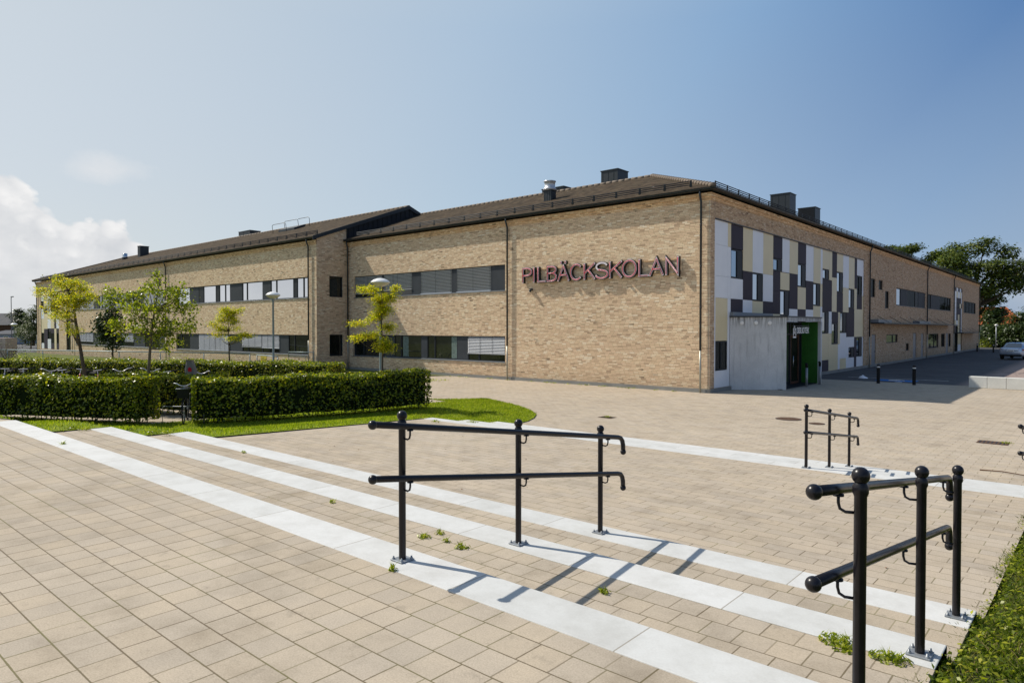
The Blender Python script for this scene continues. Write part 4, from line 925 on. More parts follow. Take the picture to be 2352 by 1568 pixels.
def ribbon(pl, hw, ext=0.0):
    """left/right offset points of a polyline with mitred joins"""
    pl = [p for k_, p in enumerate(pl) if k_ == 0 or math.hypot(p[0] - pl[k_ - 1][0], p[1] - pl[k_ - 1][1]) > 1e-5]
    P = [Vector(p) for p in pl]; closed = (P[0] - P[-1]).length < 1e-4
    if ext and not closed:
        P[0] = P[0] + (P[0] - P[1]).normalized() * ext; P[-1] = P[-1] + (P[-1] - P[-2]).normalized() * ext
    L, R = [], []
    for i, p in enumerate(P):
        a = P[i] - P[i - 1] if i > 0 else (P[-1] - P[-2] if closed else P[1] - P[0])
        b = P[i + 1] - P[i] if i < len(P) - 1 else (P[1] - P[0] if closed else P[-1] - P[-2])
        a = a.normalized(); b = b.normalized(); t = (a + b)
        t = t.normalized() if t.length > 1e-3 else b
        n = Vector((-t.y, t.x)); c = max(.38, n.dot(Vector((-a.y, a.x)))); L.append(p + n * hw / c); R.append(p - n * hw / c)
    return L, R
def stroke_mesh(mb, pl, hw, d0, d1, to3, ext=0.0, m=None):
    L, R = ribbon(pl, hw, ext); n = len(L)
    vs = [to3(p.x, p.y, d1) for p in L] + [to3(p.x, p.y, d1) for p in R] + [to3(p.x, p.y, d0) for p in L] + [to3(p.x, p.y, d0) for p in R]
    fs = []
    for i in range(n - 1):
        fs.append((i, i + 1, n + i + 1, n + i)); fs.append((i, 2 * n + i, 2 * n + i + 1, i + 1)); fs.append((n + i, n + i + 1, 3 * n + i + 1, 3 * n + i))
    fs.append((0, n, 3 * n, 2 * n)); fs.append((n - 1, 3 * n - 1, 4 * n - 1, 2 * n - 1)[:4])
    mb.add(vs, fs, m)
LET = [('P', -9.90, -9.36), ('I', -9.19, -9.19), ('L', -8.92, -8.49), ('B', -8.33, -7.80), ('Ä', -7.68, -7.06), ('C', -6.93, -6.28), ('K', -6.14, -5.58), ('S', -5.50, -4.86), ('K', -4.73, -4.14), ('O', -4.06, -3.38), ('L', -3.21, -2.78), ('A', -2.68, -2.06), ('N', -1.90, -1.36)]
sign = empty('school_sign', (-5.6, 0, 4.9), 'illuminated school name sign in red outlined letters on the brick wall', 'sign')
so = Vector((-5.6, 0, 4.9)); Z0, HH = 4.965, .69
for li, (ch, ua, ub) in enumerate(LET):
    ch_mb, fa_mb, ne_mb = MB(), MB(), MB(); hw = .058
    for si, st in enumerate(glyph(ch, (ub - ua) / HH if ch != 'I' else 0)):
        to3 = lambda x, z, d, ua=ua: Vector((ua + x * HH, -d, Z0 + z * HH)) - so
        o_ = si * .0012
        st = [(p[0], p[1]) for k_, p in enumerate(st) if k_ == 0 or math.hypot(p[0] - st[k_ - 1][0], p[1] - st[k_ - 1][1]) > 1e-4]
        stroke_mesh(ch_mb, st, hw / HH, .035, .185 + o_, to3, .045 / HH if ch not in 'O' else 0); stroke_mesh(fa_mb, st, (hw - .016) / HH, .186 + o_, .189 + o_, to3, .037 / HH if ch not in 'O' else 0)
        tub = st if ch != 'S' else st[20:]
        if st[0] == st[-1]: pass
        ne_mb.tube([to3(p[0], p[1], .203 + o_) for p in tub], .0165, 6)
    lt = ch_mb.build('letter', 'sign_channel', sign); fa_mb.build('letter_face', 'sign_face', lt); ne_mb.build('neon_tube', 'sign_red', lt)
b = MB()
for z in (5.01, 5.60): b.box((-9.75 - so.x, -.034, z - .025 - so.z), (-1.45 - so.x, -.004, z + .025 - so.z))
b.build('mounting_rail', 'brick_cornice', sign)
b = MB(); b.box((-.05, -.16, -.05), (.05, 0, .03)); b.ball((0, -.15, -.08), .07); o = b.build('security_camera', 'dark_metal'); o.location = (-9.45, -.002, 4.62); tag(o, 'small dark dome camera on the brick wall under the first sign letters', 'camera')

lib = empty('library_sign', (1.88, 5.3, 2.5), 'white library lettering with crowned emblem hanging in the porch opening', 'sign'); lo_ = Vector((1.88, 5.3, 2.5))
def lib3(x, z, d): return Vector((1.90 + d, x, z)) - lo_
cw = {'B': .155, 'I': 0.0, 'L': .13, 'O': .17, 'T': .15, 'E': .13, 'K': .16}
y = 4.76
for ch in 'BIBLIOTEK':
    mb_ = MB(); w_ = cw[ch]; HT = .235
    for si, st in enumerate(glyph(ch, w_ / HT if ch != 'I' else 0)):
        stroke_mesh(mb_, [(p[0] * HT, p[1] * HT) for p in st], .017, 0, .012 + si * .001, lambda x, z, d, y=y: Vector((1.90 + d, y + x, 2.455 + z)) - lo_, .02)
    mb_.build('letter', 'sign_white', lib); y += w_ + .062
LIB_END = y
b = MB()
for (ya, yb) in ((4.24, 4.29), (4.55, 4.60)): b.box((1.90 - lo_.x, ya - lo_.y, 2.33 - lo_.z), (1.915 - lo_.x, yb - lo_.y, 2.68 - lo_.z))
b.add([lib3(4.24, 2.68, 0), lib3(4.29, 2.68, 0), lib3(4.37, 2.60, 0), lib3(4.29, 2.58, 0)], [(0, 1, 2, 3)]); b.add([lib3(4.60, 2.68, 0), lib3(4.55, 2.68, 0), lib3(4.47, 2.60, 0), lib3(4.55, 2.58, 0)], [(0, 1, 2, 3)])
for k in range(10):
    pass
b.torus(lib3(4.42, 2.72, .0), .05, .012, (1, 0, 0), 14, 5); b.torus(lib3(4.42, 2.47, .0), .05, .014, (1, 0, 0), 14, 5); b.tube([lib3(4.42, 2.67, 0), lib3(4.42, 2.52, 0)], .012, 5)
b.box((1.90 - lo_.x, 4.24 - lo_.y, 2.24 - lo_.z), (1.915 - lo_.x, 4.60 - lo_.y, 2.31 - lo_.z))
b.build('emblem', 'sign_white', lib)
b = MB(); b.box((1.893 - lo_.x, 4.2 - lo_.y, 2.76 - lo_.z), (1.899 - lo_.x, LIB_END - lo_.y, 2.79 - lo_.z))
for yy in (4.3, LIB_END - .1): b.box((1.893 - lo_.x, yy - lo_.y, 2.79 - lo_.z), (1.899 - lo_.x, yy + .02 - lo_.y, 2.978 - lo_.z))
b.build('hanger', 'anthracite', lib)

# ------------------------------------------------------------------ handrails
def handrail(x, ys_, zs_, side, label):
    root = empty('handrail', (x, ys_[0], zs_[0]), label, 'handrail', 'black handrails on the stairs'); o0 = Vector((x, ys_[0], zs_[0]))
    for (y, z) in zip(ys_, zs_):
        c = Vector((x, y, z)) - o0; b = MB()
        b.lathe([(.0238, .012), (.0238, .885), (.030, .90), (.030, .925), (.022, .940)], c, 16); b.ball(c + Vector((0, 0, .967)), .0345)
        p = b.build('post', 'black_paint', root)
        b = MB(); b.box((c.x - .058, c.y - .058, c.z + .001), (c.x + .058, c.y + .058, c.z + .011)); bp = b.build('base_plate', 'galvanised', p, .004)
        b = MB()
        for sx in (-1, 1):
            for sy in (-1, 1): b.lathe([(.010, .011), (.010, .019), (.006, .021), (.006, .030), (.0, .032)], c + Vector((sx * .042, sy * .042, 0)), 8)
        b.build('bolt', 'galvanised', p)
    dz = (zs_[-1] - zs_[0]) / (ys_[-1] - ys_[0])
    for hgt in (.902, .56):
        xo = side * .082; f = lambda y: Vector((xo, y - ys_[0], hgt + dz * (y - ys_[0])))
        yA, yB_ = ys_[0] - .285, ys_[-1] + .17; pe = f(yB_); b = MB()
        path = [f(yA), f(ys_[0]), f(ys_[-1]), pe, pe + Vector((0, .045, -.012)), pe + Vector((0, .075, -.04)), pe + Vector((0, .090, -.085)), pe + Vector((0, .092, -.13))]
        b.tube(path, .0218, 12); r_ = b.build('rail', 'black_paint', root)
        b = MB(); b.ball(f(yA) + Vector((0, -.018, .0)), .030); b.build('end_ball', 'black_paint', r_)
        b = MB(); b.ball(pe + Vector((0, .093, -.15)), .028); b.build('end_ball', 'black_paint', r_)
        for (y, z) in zip(ys_, zs_):
            b = MB(); q = Vector((0, y - ys_[0], z - zs_[0] + hgt)) ; s_ = side
            b.tube([q + Vector((s_ * .02, 0, -.085)), q + Vector((s_ * .055, 0, -.088)), q + Vector((s_ * .076, 0, -.078)), q + Vector((s_ * .082, 0, -.055)), q + Vector((s_ * .082, 0, -.018))], .0065, 8)
            b.lathe([(.022, -.028), (.022, -.020), (.010, -.016)], q + Vector((s_ * .082, 0, 0)), 10)
            b.build('bracket', 'black_paint', r_)
    return root
US_Y, US_Z = (-23.44, -22.25, -21.08), (1.113, .937, .762)
LS_Y, LS_Z = (-15.31, -14.12, -12.93), (.472, .297, .130)
handrail(8.73, US_Y, US_Z, 1, 'black double handrail in the middle of the near steps, shadow on white slabs')
handrail(11.53, US_Y, US_Z, -1, 'largest black double handrail at the right end of the near steps beside the grass')
handrail(8.73, LS_Y, LS_Z, 1, 'small distant black double handrail on the far white steps')
handrail(11.53, LS_Y, LS_Z, -1, 'black handrail cut by the right edge of the photo on the far steps')

# ------------------------------------------------------------------ hedges
def hedge(name, path, wid, hgt, z0, label, dens=620, leaf=.085, wob=.095, legs=True, seed=1):
    """trimmed hedge along a polyline (xy)"""
    R_ = np.random.default_rng(seed); P = [Vector(p) for p in path]; root = empty(name, (P[0].x, P[0].y, z0), label, 'hedge', 'trimmed hedges round the bicycle park'); o0 = np.array([P[0].x, P[0].y, z0])
    seg = [(P[i + 1] - P[i]).length for i in range(len(P) - 1)]; L = sum(seg)
    def frame(s):
        i = 0
        while i < len(seg) - 1 and s > seg[i]: s -= seg[i]; i += 1
        d = (P[i + 1] - P[i]).normalized(); return P[i] + d * s, d, Vector((-d.y, d.x))
    core = MB(); n = max(4, int(L / .3)); rings = []
    for k in range(n + 1):
        s = .12 + (L - .24) * k / n; c, d, nn = frame(s); w = wid / 2 - .12
        rings.append([(c.x + nn.x * a - o0[0], c.y + nn.y * a - o0[1], z + random.uniform(-.02, .02)) for (a, z) in ((-w * .85, .16), (-w, hgt * .6), (-w * .9, hgt - .10), (w * .9, hgt - .10), (w, hgt * .6), (w * .85, .16))])
    vs = [q for r in rings for q in r]; fs = []
    for k in range(n):
        for j in range(6): fs.append((k * 6 + j, k * 6 + (j + 1) % 6, (k + 1) * 6 + (j + 1) % 6, (k + 1) * 6 + j))
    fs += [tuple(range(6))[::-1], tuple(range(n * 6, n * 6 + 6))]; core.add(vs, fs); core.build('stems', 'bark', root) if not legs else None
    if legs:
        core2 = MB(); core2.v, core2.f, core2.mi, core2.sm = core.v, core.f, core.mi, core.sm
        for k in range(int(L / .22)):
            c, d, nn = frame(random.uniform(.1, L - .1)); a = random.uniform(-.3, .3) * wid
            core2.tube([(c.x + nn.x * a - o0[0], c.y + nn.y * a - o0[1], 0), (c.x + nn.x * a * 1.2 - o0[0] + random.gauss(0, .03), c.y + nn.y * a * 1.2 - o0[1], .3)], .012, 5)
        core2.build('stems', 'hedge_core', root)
    pts = []; nrm = []
    A_top = L * wid; A_side = L * hgt; A_end = wid * hgt; tot = A_top * 1.5 + 2 * A_side + 2 * A_end; cnt = int(tot * dens)
    for _ in range(cnt):
        r = random.random() * tot; s = random.uniform(0, L); 
        c, d, nn = frame(s); bul = wob * (math.sin(s * 2.3 + seed) + .6 * math.sin(s * 5.1 + 2 * seed)) ; hz = hgt + .5 * wob * math.sin(s * 1.7 + seed) + .3 * wob * math.sin(s * 6.3)
        dep = abs(R_.normal(0, .035)); shoot = R_.random() < .06
        if r < A_top * 1.5:
            a = random.uniform(-.5, .5) * wid; z = hz - dep + (random.uniform(.02, .09) if shoot else 0) - .25 * max(0, abs(a) / wid - .40); N = Vector((0, 0, 1)) + Vector((nn.x, nn.y, 0)) * .3 * a
        elif r < A_top * 1.5 + 2 * A_side:
            sg = 1 if random.random() < .5 else -1; z = hgt * (1 - random.random() ** 1.05 * .93); a = sg * (wid / 2 + bul * (.5 + .5 * math.sin(z * 5 + s)) - dep + (.04 if shoot else 0) - .10 * (z < .25) * random.random())
            if z < hgt * .72 and random.random() < .50: continue
            N = Vector((nn.x * sg, nn.y * sg, .45))
        else:
            sg = random.choice((0, 1)); s = dep if sg == 0 else L - dep; c, d, nn = frame(s); a = random.uniform(-.5, .5) * wid; z = random.uniform(.08, 1) * hz; N = Vector((d.x * (1 if sg else -1), d.y * (1 if sg else -1), .35))
        pts.append((c.x + nn.x * a - o0[0], c.y + nn.y * a - o0[1], z)); nrm.append((N.x, N.y, N.z))
    leaf_mesh('foliage', pts, nrm, leaf, 'hedge_leaf', root, .62, .55)
    return root
hedge('hedge', [(-4.95, -11.2), (-5.4, -13.5), (-6.05, -16.0), (-6.95, -17.98)], .95, 1.24, 0, 'front hedge to the right of the gap, lit along its top, ending at the lawn', seed=1)
hedge('hedge', [(-7.86, -18.80), (-10.2, -20.1), (-13.5, -21.9), (-18, -24.5)], .95, 1.25, 0, 'front hedge to the left of the gap with the parked bicycle', seed=2)
hedge('hedge', [(-8.0, -16.6), (-10.2, -17.7), (-12.0, -18.4)], .8, 1.22, 0, 'short hedge seen through the gap behind the parked bicycle', seed=3, dens=600)
hedge('hedge', [(-9.6, -11.4), (-15.5, -14.9), (-22.0, -18.6), (-30.5, -23.5)], 1.5, 1.36, 0, 'long far hedge behind the row of bicycles', 420, .08, seed=4)

# ------------------------------------------------------------------ trees
def tree(name, trunk, blobs, depth, conv, leaf, size, dens, label, tr=.05, spread=1.0, flat=False, base_z=0.0, bark='bark', group='trees in the school grounds', lr=.5, cat='tree'):
    T = [at_depth(*conv(*p), depth) for p in trunk]
    if base_z is not None and T[0].z > base_z: T = [Vector((T[0].x, T[0].y, base_z))] + T
    root = empty(name, T[0], label, cat, group); o = T[0]; b = MB()
    n = len(T); b.tube([p - o for p in T], [tr * (1 - .75 * i / (n - 1)) for i in range(n)], 10)
    tb = []; pts = []; nrm = []
    k_ = depth / FPX
    tw = MB()
    for (x, y, rx, ry) in blobs:
        c = conv(x, y); r1 = abs(conv(x + rx, y)[0] - c[0]) * k_; r2 = abs(conv(x, y + ry)[1] - c[1]) * k_
        dd = random.gauss(0, .45) * spread; C_ = at_depth(c[0], c[1], depth + dd)
        # limb from the trunk
        best = min(range(n), key=lambda i: (T[i] - C_).length + (1.5 if T[i].z > C_.z + .05 else 0)); j = max(2, best)
        st = T[j].lerp(T[j - 1], .35 if T[j].z > C_.z else 0); mid = st.lerp(C_, .5) + Vector((0, 0, -.08 * (C_ - st).length))
        b.tube([st - o, mid - o, C_ - o], [tr * .35, tr * .24, tr * .10], 6)
        cnt = max(6, int(dens * (r1 * r2 * 4)))
        nt_ = max(3, cnt // 22)
        for q in range(nt_):
            v = Vector((random.gauss(0, .55), random.gauss(0, .55), random.gauss(0, .55))); v = v.normalized() * min(v.length, 1.15)
            e_ = C_ + RH * (v.x * r1) + FH * (v.y * max(r1, r2) * lr * 2 * .7) + Vector((0, 0, v.z * r2))
            tw.tube([C_ - o, e_ - o], [tr * .08 + .002, .002], 4, None, False)
            L_ = size * (2.2 if not flat else 2.8); dr = (e_ - C_).normalized() if (e_ - C_).length > .01 else Vector((0, 0, 1))
            for _ in range(22):
                if flat:
                    off = Vector((random.gauss(0, L_ * .55), random.gauss(0, L_ * .55), random.gauss(0, L_ * .30))); N = (random.gauss(0, .45), random.gauss(0, .45), 1)
                else:
                    off = Vector((random.gauss(0, L_ * .5), random.gauss(0, L_ * .5), random.gauss(0, L_ * .42))); N = (off.x / L_ * .8, off.y / L_ * .8, .6)
                p = e_ + off - o; pts.append((p.x, p.y, p.z)); nrm.append(N)
    b.add([], []); b.add(tw.v, tw.f, None, True); bo = b.build('trunk', bark, root)
    leaf_mesh('crown', pts, nrm, size, leaf, root, .42 if flat else .6, .35 if flat else .6)
    return root
z16c = lambda x, y: ((1300 + x / 3.408) / 1.63265, (940 + y / 3.408) / 1.63265)
z13c = lambda x, y: ((640 + x / 3.92) / 1.63265, (1000 + y / 3.92) / 1.63265)
z10c = lambda x, y: ((100 + x / 3.92) / 1.63265, (1000 + y / 3.92) / 1.63265)
tree('young_locust_tree', [(455, 1560), (458, 1300), (445, 900), (460, 700), (440, 520)],
     [(220, 500, 80, 30), (330, 500, 60, 40), (540, 600, 90, 60), (620, 500, 50, 40), (430, 650, 90, 80), (500, 760, 90, 60), (400, 830, 70, 60), (160, 930, 95, 26), (310, 880, 60, 25), (520, 980, 75, 60), (120, 1125, 70, 28), (270, 1090, 90, 32), (360, 1060, 40, 25), (470, 1190, 60, 60), (540, 1235, 55, 55), (430, 1240, 50, 50)],
     22.3, z16c, 'locust_leaf', .065, 7500, 'thin bright yellow green tree in front of the lamp beside the recessed brick wall', .038, .55, True)
tree('young_locust_tree', [(865, 1390), (855, 1150), (850, 950), (840, 700)],
     [(800, 640, 60, 40), (890, 680, 80, 50), (990, 640, 45, 35), (770, 720, 60, 28), (740, 790, 80, 28), (900, 750, 70, 40), (930, 820, 60, 32), (620, 840, 60, 20), (690, 890, 50, 26), (760, 930, 80, 40), (960, 905, 60, 20), (700, 1010, 70, 22), (880, 1060, 50, 22), (1050, 1000, 60, 26), (1130, 1010, 70, 22), (970, 1070, 60, 22)],
     33.0, z13c, 'locust_leaf', .085, 4300, 'small bright yellow green tree by the fence, left of the slim lamp post', .045, .7, True)
tree('leaning_locust_tree', [(850, 1568), (790, 1200), (720, 800), (690, 600), (610, 350), (520, 180)],
     [(470, 160, 60, 30), (520, 270, 100, 60), (680, 250, 100, 60), (800, 330, 110, 80), (930, 430, 90, 55), (820, 500, 120, 90), (640, 430, 120, 90), (560, 500, 100, 70), (720, 600, 80, 50), (230, 340, 80, 36), (220, 410, 60, 26), (350, 400, 80, 40), (450, 420, 70, 40), (400, 500, 90, 45), (300, 620, 50, 25), (430, 600, 80, 45), (480, 690, 90, 55), (430, 740, 60, 36), (600, 720, 80, 45), (620, 850, 50, 26), (670, 920, 60, 36), (700, 960, 50, 26), (760, 940, 30, 50)],
     23.0, z10c, 'locust_leaf', .07, 4600, 'yellow green tree with a dark leaning trunk at the left end of the bicycles', .07, .9, True)
tree('broadleaf_tree', [(1790, 1568), (1830, 1000), (1880, 650), (1960, 200)],
     [(1890, 120, 60, 35), (1950, 220, 90, 50), (1880, 290, 50, 40), (1250, 350, 90, 50), (1330, 430, 80, 60), (1160, 530, 50, 60), (1230, 470, 70, 60), (1450, 470, 100, 60), (1550, 430, 100, 60), (1680, 370, 90, 60), (1800, 360, 90, 50), (2050, 380, 130, 60), (2200, 330, 110, 70), (2300, 400, 50, 50), (1600, 550, 120, 60), (2100, 480, 130, 60), (2250, 560, 90, 60), (1750, 620, 120, 60), (1500, 640, 100, 50), (2000, 600, 120, 60), (2230, 680, 80, 50), (1650, 750, 150, 60), (1850, 800, 130, 70), (2050, 800, 130, 60), (2230, 860, 100, 60), (2320, 920, 60, 40), (2450, 880, 60, 40), (1400, 830, 140, 60), (1250, 860, 100, 50), (1550, 900, 150, 50), (1350, 960, 90, 40), (1750, 960, 100, 50), (2000, 920, 120, 50), (2150, 960, 120, 50), (1720, 1050, 70, 40), (1930, 1040, 60, 50), (1980, 1140, 70, 50), (2150, 1100, 90, 50), (2050, 1190, 70, 30), (2400, 760, 60, 40), (2420, 600, 50, 40)],
     21.6, z10c, 'young_leaf', .10, 1150, 'rounded green tree with a straight pale trunk above the middle of the front hedge', .06, .9, False, bark='bark_pale')
tree('dark_young_tree', [(1265, 1330), (1260, 1000), (1240, 620)],
     [(1230, 600, 50, 50), (1240, 690, 80, 50), (1200, 760, 110, 50), (1090, 800, 70, 60), (1290, 770, 60, 50), (1060, 860, 50, 40), (1150, 900, 100, 50), (1100, 950, 80, 50), (1230, 950, 80, 60), (1100, 1040, 60, 50), (1200, 1040, 90, 50), (1330, 1040, 90, 40), (1090, 1110, 40, 30), (1200, 1180, 60, 22), (1320, 1180, 50, 20), (1400, 1110, 60, 30)],
     36.0, z10c, 'dark_leaf', .14, 1000, 'dark green conical tree close to the school wall', .06, .8, False)
# bushes by the wall
def bush(x, y, r, h, label, leaf='young_leaf', n=900, size=.09, grp='bushes beside the school wall'):
    root = empty('bush', (x, y, 0), label, 'bush', grp); P_ = []; N_ = []
    for _ in range(n):
        v = np.array([random.gauss(0, 1), random.gauss(0, 1), abs(random.gauss(0, 1))]); v /= np.linalg.norm(v); q = random.uniform(.55, 1.05) + .12 * math.sin(7 * v[0] + 5 * v[1])
        P_.append((v[0] * r * q, v[1] * r * q, v[2] * h * q)); N_.append(tuple(v + np.array([0, 0, .4])))
    b = MB()
    for _ in range(8): a = random.uniform(0, 6.28); b.tube([(0, 0, 0), (math.cos(a) * r * .6, math.sin(a) * r * .6, h * .7)], [.02, .006], 5)
    b.build('stems', 'bark', root); leaf_mesh('foliage', P_, N_, size, leaf, root)
p = at_depth(407, 815, 38); bush(p.x, p.y, 1.1, 1.25, 'round light green bush under the window band, left of the small yellow tree')
p = at_depth(523, 815, 34); bush(p.x, p.y, .7, 1.15, 'green bush at the foot of the small yellow tree')
p = at_depth(60, 812, 44); bush(p.x, p.y, 1.3, 1.2, 'weedy bush at the fence near the left edge')
p = at_depth(20, 800, 50); bush(p.x, p.y, 1.6, 1.9, 'shrub behind the fence at the left edge beside the timber box', 'distant_leaf')

def big_tree(name, base, height, blobs, leaf, size, n, label, tr=.45, clump=.55, group='large trees beyond the school', trunk=True):
    root = empty(name, base, label, 'tree', group); b = MB(); P_ = []; N_ = []
    if trunk: b.tube([(0, 0, 0), (.1, 0, height * .25), (-.1, .1, height * .5), (.1, 0, height * .8)], [tr, tr * .8, tr * .55, tr * .2], 10)
    tot = sum(r[3] ** 2 for r in blobs)
    for (x, y, z, r, fz) in blobs:
        s0 = Vector((0, 0, min(z * .62, height * .6))); c = Vector((x, y, z)); b.tube([s0, s0.lerp(c, .55) + Vector((0, 0, -.04 * height)), c], [tr * .4, tr * .25, tr * .08], 6)
        cl = max(4, int(n * r * r / tot / 26))
        for _ in range(cl):
            v = np.array([random.gauss(0, 1), random.gauss(0, 1), random.gauss(.15, 1)]); v /= np.linalg.norm(v); q = random.uniform(.55, 1.05)
            cc = np.array([x, y, z]) + v * np.array([r, r, r * fz]) * q
            if random.random() < .25: b.tube([c, cc], [tr * .07, .01], 4, None, False)
            for _ in range(26):
                o_ = np.array([random.gauss(0, clump), random.gauss(0, clump), random.gauss(0, clump * .45)]); P_.append(tuple(cc + o_)); N_.append(tuple(v * .5 + np.array([0, 0, .8]) + o_ * .3))
    b.build('trunk', 'bark', root); leaf_mesh('crown', P_, N_, size, leaf, root)
    return root
def bt(px, depth): p = at_depth(px, 790, depth); return (p.x, p.y, 0)
K = 105 / FPX
def relb(px0, lst, depth=105):
    k = depth / FPX; out = []
    for (px, py, r, fz) in lst:
        dx = (px - px0) * k; z = 2.66 + (754 - py) * k; d = random.gauss(0, 1.6) * depth / 105; v = RH * dx + FH * d; out.append((v.x, v.y, z, r * k, fz))
    return out
big_tree('oak_tree', bt(2238, 105), 15, relb(2238, [(2222, 575, 30, .7), (2262, 568, 28, .7), (2300, 582, 22, .6), (2195, 590, 28, .6), (2170, 606, 26, .6), (2225, 620, 30, .7), (2265, 620, 32, .7), (2190, 640, 24, .7), (2295, 625, 22, .7), (2325, 615, 26, .6), (2350, 625, 22, .6), (2370, 640, 22, .5), (2300, 655, 26, .7), (2250, 660, 30, .8), (2325, 650, 16, .6), (2280, 690, 24, .8), (2310, 680, 20, .6), (2270, 725, 26, .9), (2160, 620, 20, .5)]), 'big_leaf', .42, 17000, 'tallest oak with a broad open crown rising behind the far end of the school', .55, .62)
big_tree('oak_tree', bt(2080, 110), 13.5, relb(2080, [(2050, 575, 16, .5), (2085, 572, 18, .5), (2105, 585, 18, .5), (2130, 592, 18, .5), (2070, 590, 18, .6), (2030, 585, 10, .4), (2120, 610, 16, .5), (2145, 600, 12, .5)], 110), 'big_leaf', .42, 5500, 'lower oak crown just above the roof edge, left of the tallest oak', .4, .5)
for (px, py, d, r, lab, i) in [(2283, 722, 100, 17, 'thin dark tree crossing the orange roof near the school corner', 0), (2275, 760, 98, 26, 'dense dark shrub tree at the end of the school wall', 0), (2305, 775, 96, 30, 'dense dark shrub tree behind the street lamp', 1), (2345, 745, 94, 36, 'dark tree standing above the parked car', 2), (2375, 720, 92, 34, 'dark tree at the right edge behind the car', 3)]:
    b0 = bt(px, d); k = d / FPX; zt = 2.66 + (754 - py) * k
    big_tree('shrub_tree', b0, zt + r * k, [(0, 0, zt * .9, r * k, .8), (-r * k * .6, 0, zt * .55, r * k * .8, .8), (r * k * .6, .5, zt * .5, r * k * .8, .8), (0, -.8, zt * .3, r * k * .8, .8), (.4, .5, zt * 1.1, r * k * .6, .8)], 'dark_leaf', .36, 4200, lab, .2, .45, 'dark trees behind the yard')
for k, px in enumerate((2258, 2276, 2298)):
    p = on_z(px, 797, 0); bush(p.x, p.y, 1.4, .9 + .3 * (k == 0), ['autumn tinted bush at the wall end beside the bollard', 'low leafy planting behind the far bollard', 'low leafy planting at the foot of the street lamp'][k], 'young_leaf', 500, .16, 'low planting behind the yard')
for k, px in enumerate((2322, 2350)):
    p = on_z(px, 795, 0); bush(p.x, p.y, 1.5, 1.6, ['reddish bush behind the car roof', 'reddish bush behind the right side of the car'][k], 'young_leaf', 500, .16, 'low planting behind the yard')
# left distance
big_tree('distant_tree', bt(43, 150), 8, [(x, y, z * .95, r * .85, .8) for (x, y, z, r) in ((0, 0, 5.8, 2.2), (2, 0, 4.9, 1.9), (3.8, 0, 3.9, 1.5), (-1.6, 0, 4.6, 1.6), (1.2, 1, 3.4, 2), (.5, 0, 6.6, 1.2))], 'dark_leaf', .35, 3500, 'dark round tree behind the low houses at the left edge', .3, .35, 'trees behind the left houses')
big_tree('distant_tree', bt(77, 105), 6, [(0, 0, 4.6, 1.3, 1.0), (.6, .4, 3.3, 1.6, 1), (-1.0, 0, 2.5, 1.4, 1), (0, -.5, 1.4, 1.6, .8), (1.2, 0, 5.4, .9, 1)], 'distant_leaf', .26, 3600, 'green bushy tree touching the left end of the school', .2, .3, 'trees behind the left houses')
big_tree('distant_tree', bt(58, 120), 3.6, [(0, 0, 2.2, 1.4, .8), (-1.8, 0, 1.9, 1.2, .8), (1.6, 0, 1.8, 1.2, .8)], 'distant_leaf', .26, 2200, 'low green hedge tree in front of the flat roofed house', .15, .3, 'trees behind the left houses')
big_tree('distant_tree', bt(71, 88), 2.6, [(0, 0, 1.9, .85, .6), (.5, 0, 1.5, .7, .5)], 'dark_leaf', .14, 1600, 'small dark umbrella shaped tree on the grass beside the far path', .08, .14, 'trees behind the left houses')

# ------------------------------------------------------------------ neighbouring houses
def house(name, px0, px1, depth, z_e, z_r, wall_m, roof_m, label, gable=False, dd=8, wins=()):
    c = at_depth((px0 + px1) / 2, 780, depth); k = depth / FPX; hw = (px1 - px0) / 2 * k
    root = empty(name, (c.x, c.y, 0), label, 'house', None, YAW)
    b = MB(); b.box((-hw, 0, -.3), (hw, dd, z_e)); b.build('wall', wall_m, root)
    b = MB(); o = .4
    if gable: b.add([(-hw - o, -o, z_e - .1), (0, -o, z_r), (hw + o, -o, z_e - .1), (-hw - o, dd + o, z_e - .1), (0, dd + o, z_r), (hw + o, dd + o, z_e - .1)], [(0, 3, 4, 1), (1, 4, 5, 2)]); b.add([(-hw, 0, z_e), (hw, 0, z_e), (0, 0, z_r - .15)], [(0, 1, 2)], )
    elif z_r > z_e + .3: b.add([(-hw - o, -o, z_e), (hw + o, -o, z_e), (hw * .92, dd / 2, z_r), (-hw * .92, dd / 2, z_r), (-hw - o, dd + o, z_e), (hw + o, dd + o, z_e)], [(0, 1, 2, 3), (3, 2, 5, 4), (1, 5, 2), (0, 3, 4)])
    else: b.box((-hw - o, -o, z_e), (hw + o, dd + o, z_r))
    rf = b.build('roof', roof_m, root)
    for (a, bb, z0, z1, m_) in wins:
        w = MB(); w.box((a, -.06, z0), (bb, -.01, z1)); f = w.build('window', 'white_paint', root); w = MB(); w.box((a + .08, -.075, z0 + .08), (bb - .08, -.062, z1 - .08)); w.build('pane', m_, f)
    if gable:
        w = MB(); 
        for s in (-1, 1): w.add([(s * (hw + o), -o - .05, z_e - .25), (s * (hw + o), -o - .05, z_e - .02), (0, -o - .05, z_r + .1), (0, -o - .05, z_r - .14)], [(0, 1, 2, 3)])
        w.build('barge_board', 'house_wall_grey', rf)
    return root
house('house', -60, 28, 170, 3.5, 6.5, 'wood_brown', 'dark_roof', 'house with a large dark roof at the left edge', wins=((4.0, 5.2, 1, 2.2, 'glass_mid'),))
house('house', 32, 52, 160, 2.4, 4.0, 'wood_brown', 'dark_roof', 'small gabled house with pale barge boards behind the lamp', True)
house('flat_roofed_house', 28, 62, 135, 1.9, 2.1, 'house_wall_grey', 'dark_roof', 'low blue grey flat roofed building between the lamp and the green tree', wins=((.9, 1.7, .5, 1.3, 'glass_bright'),))
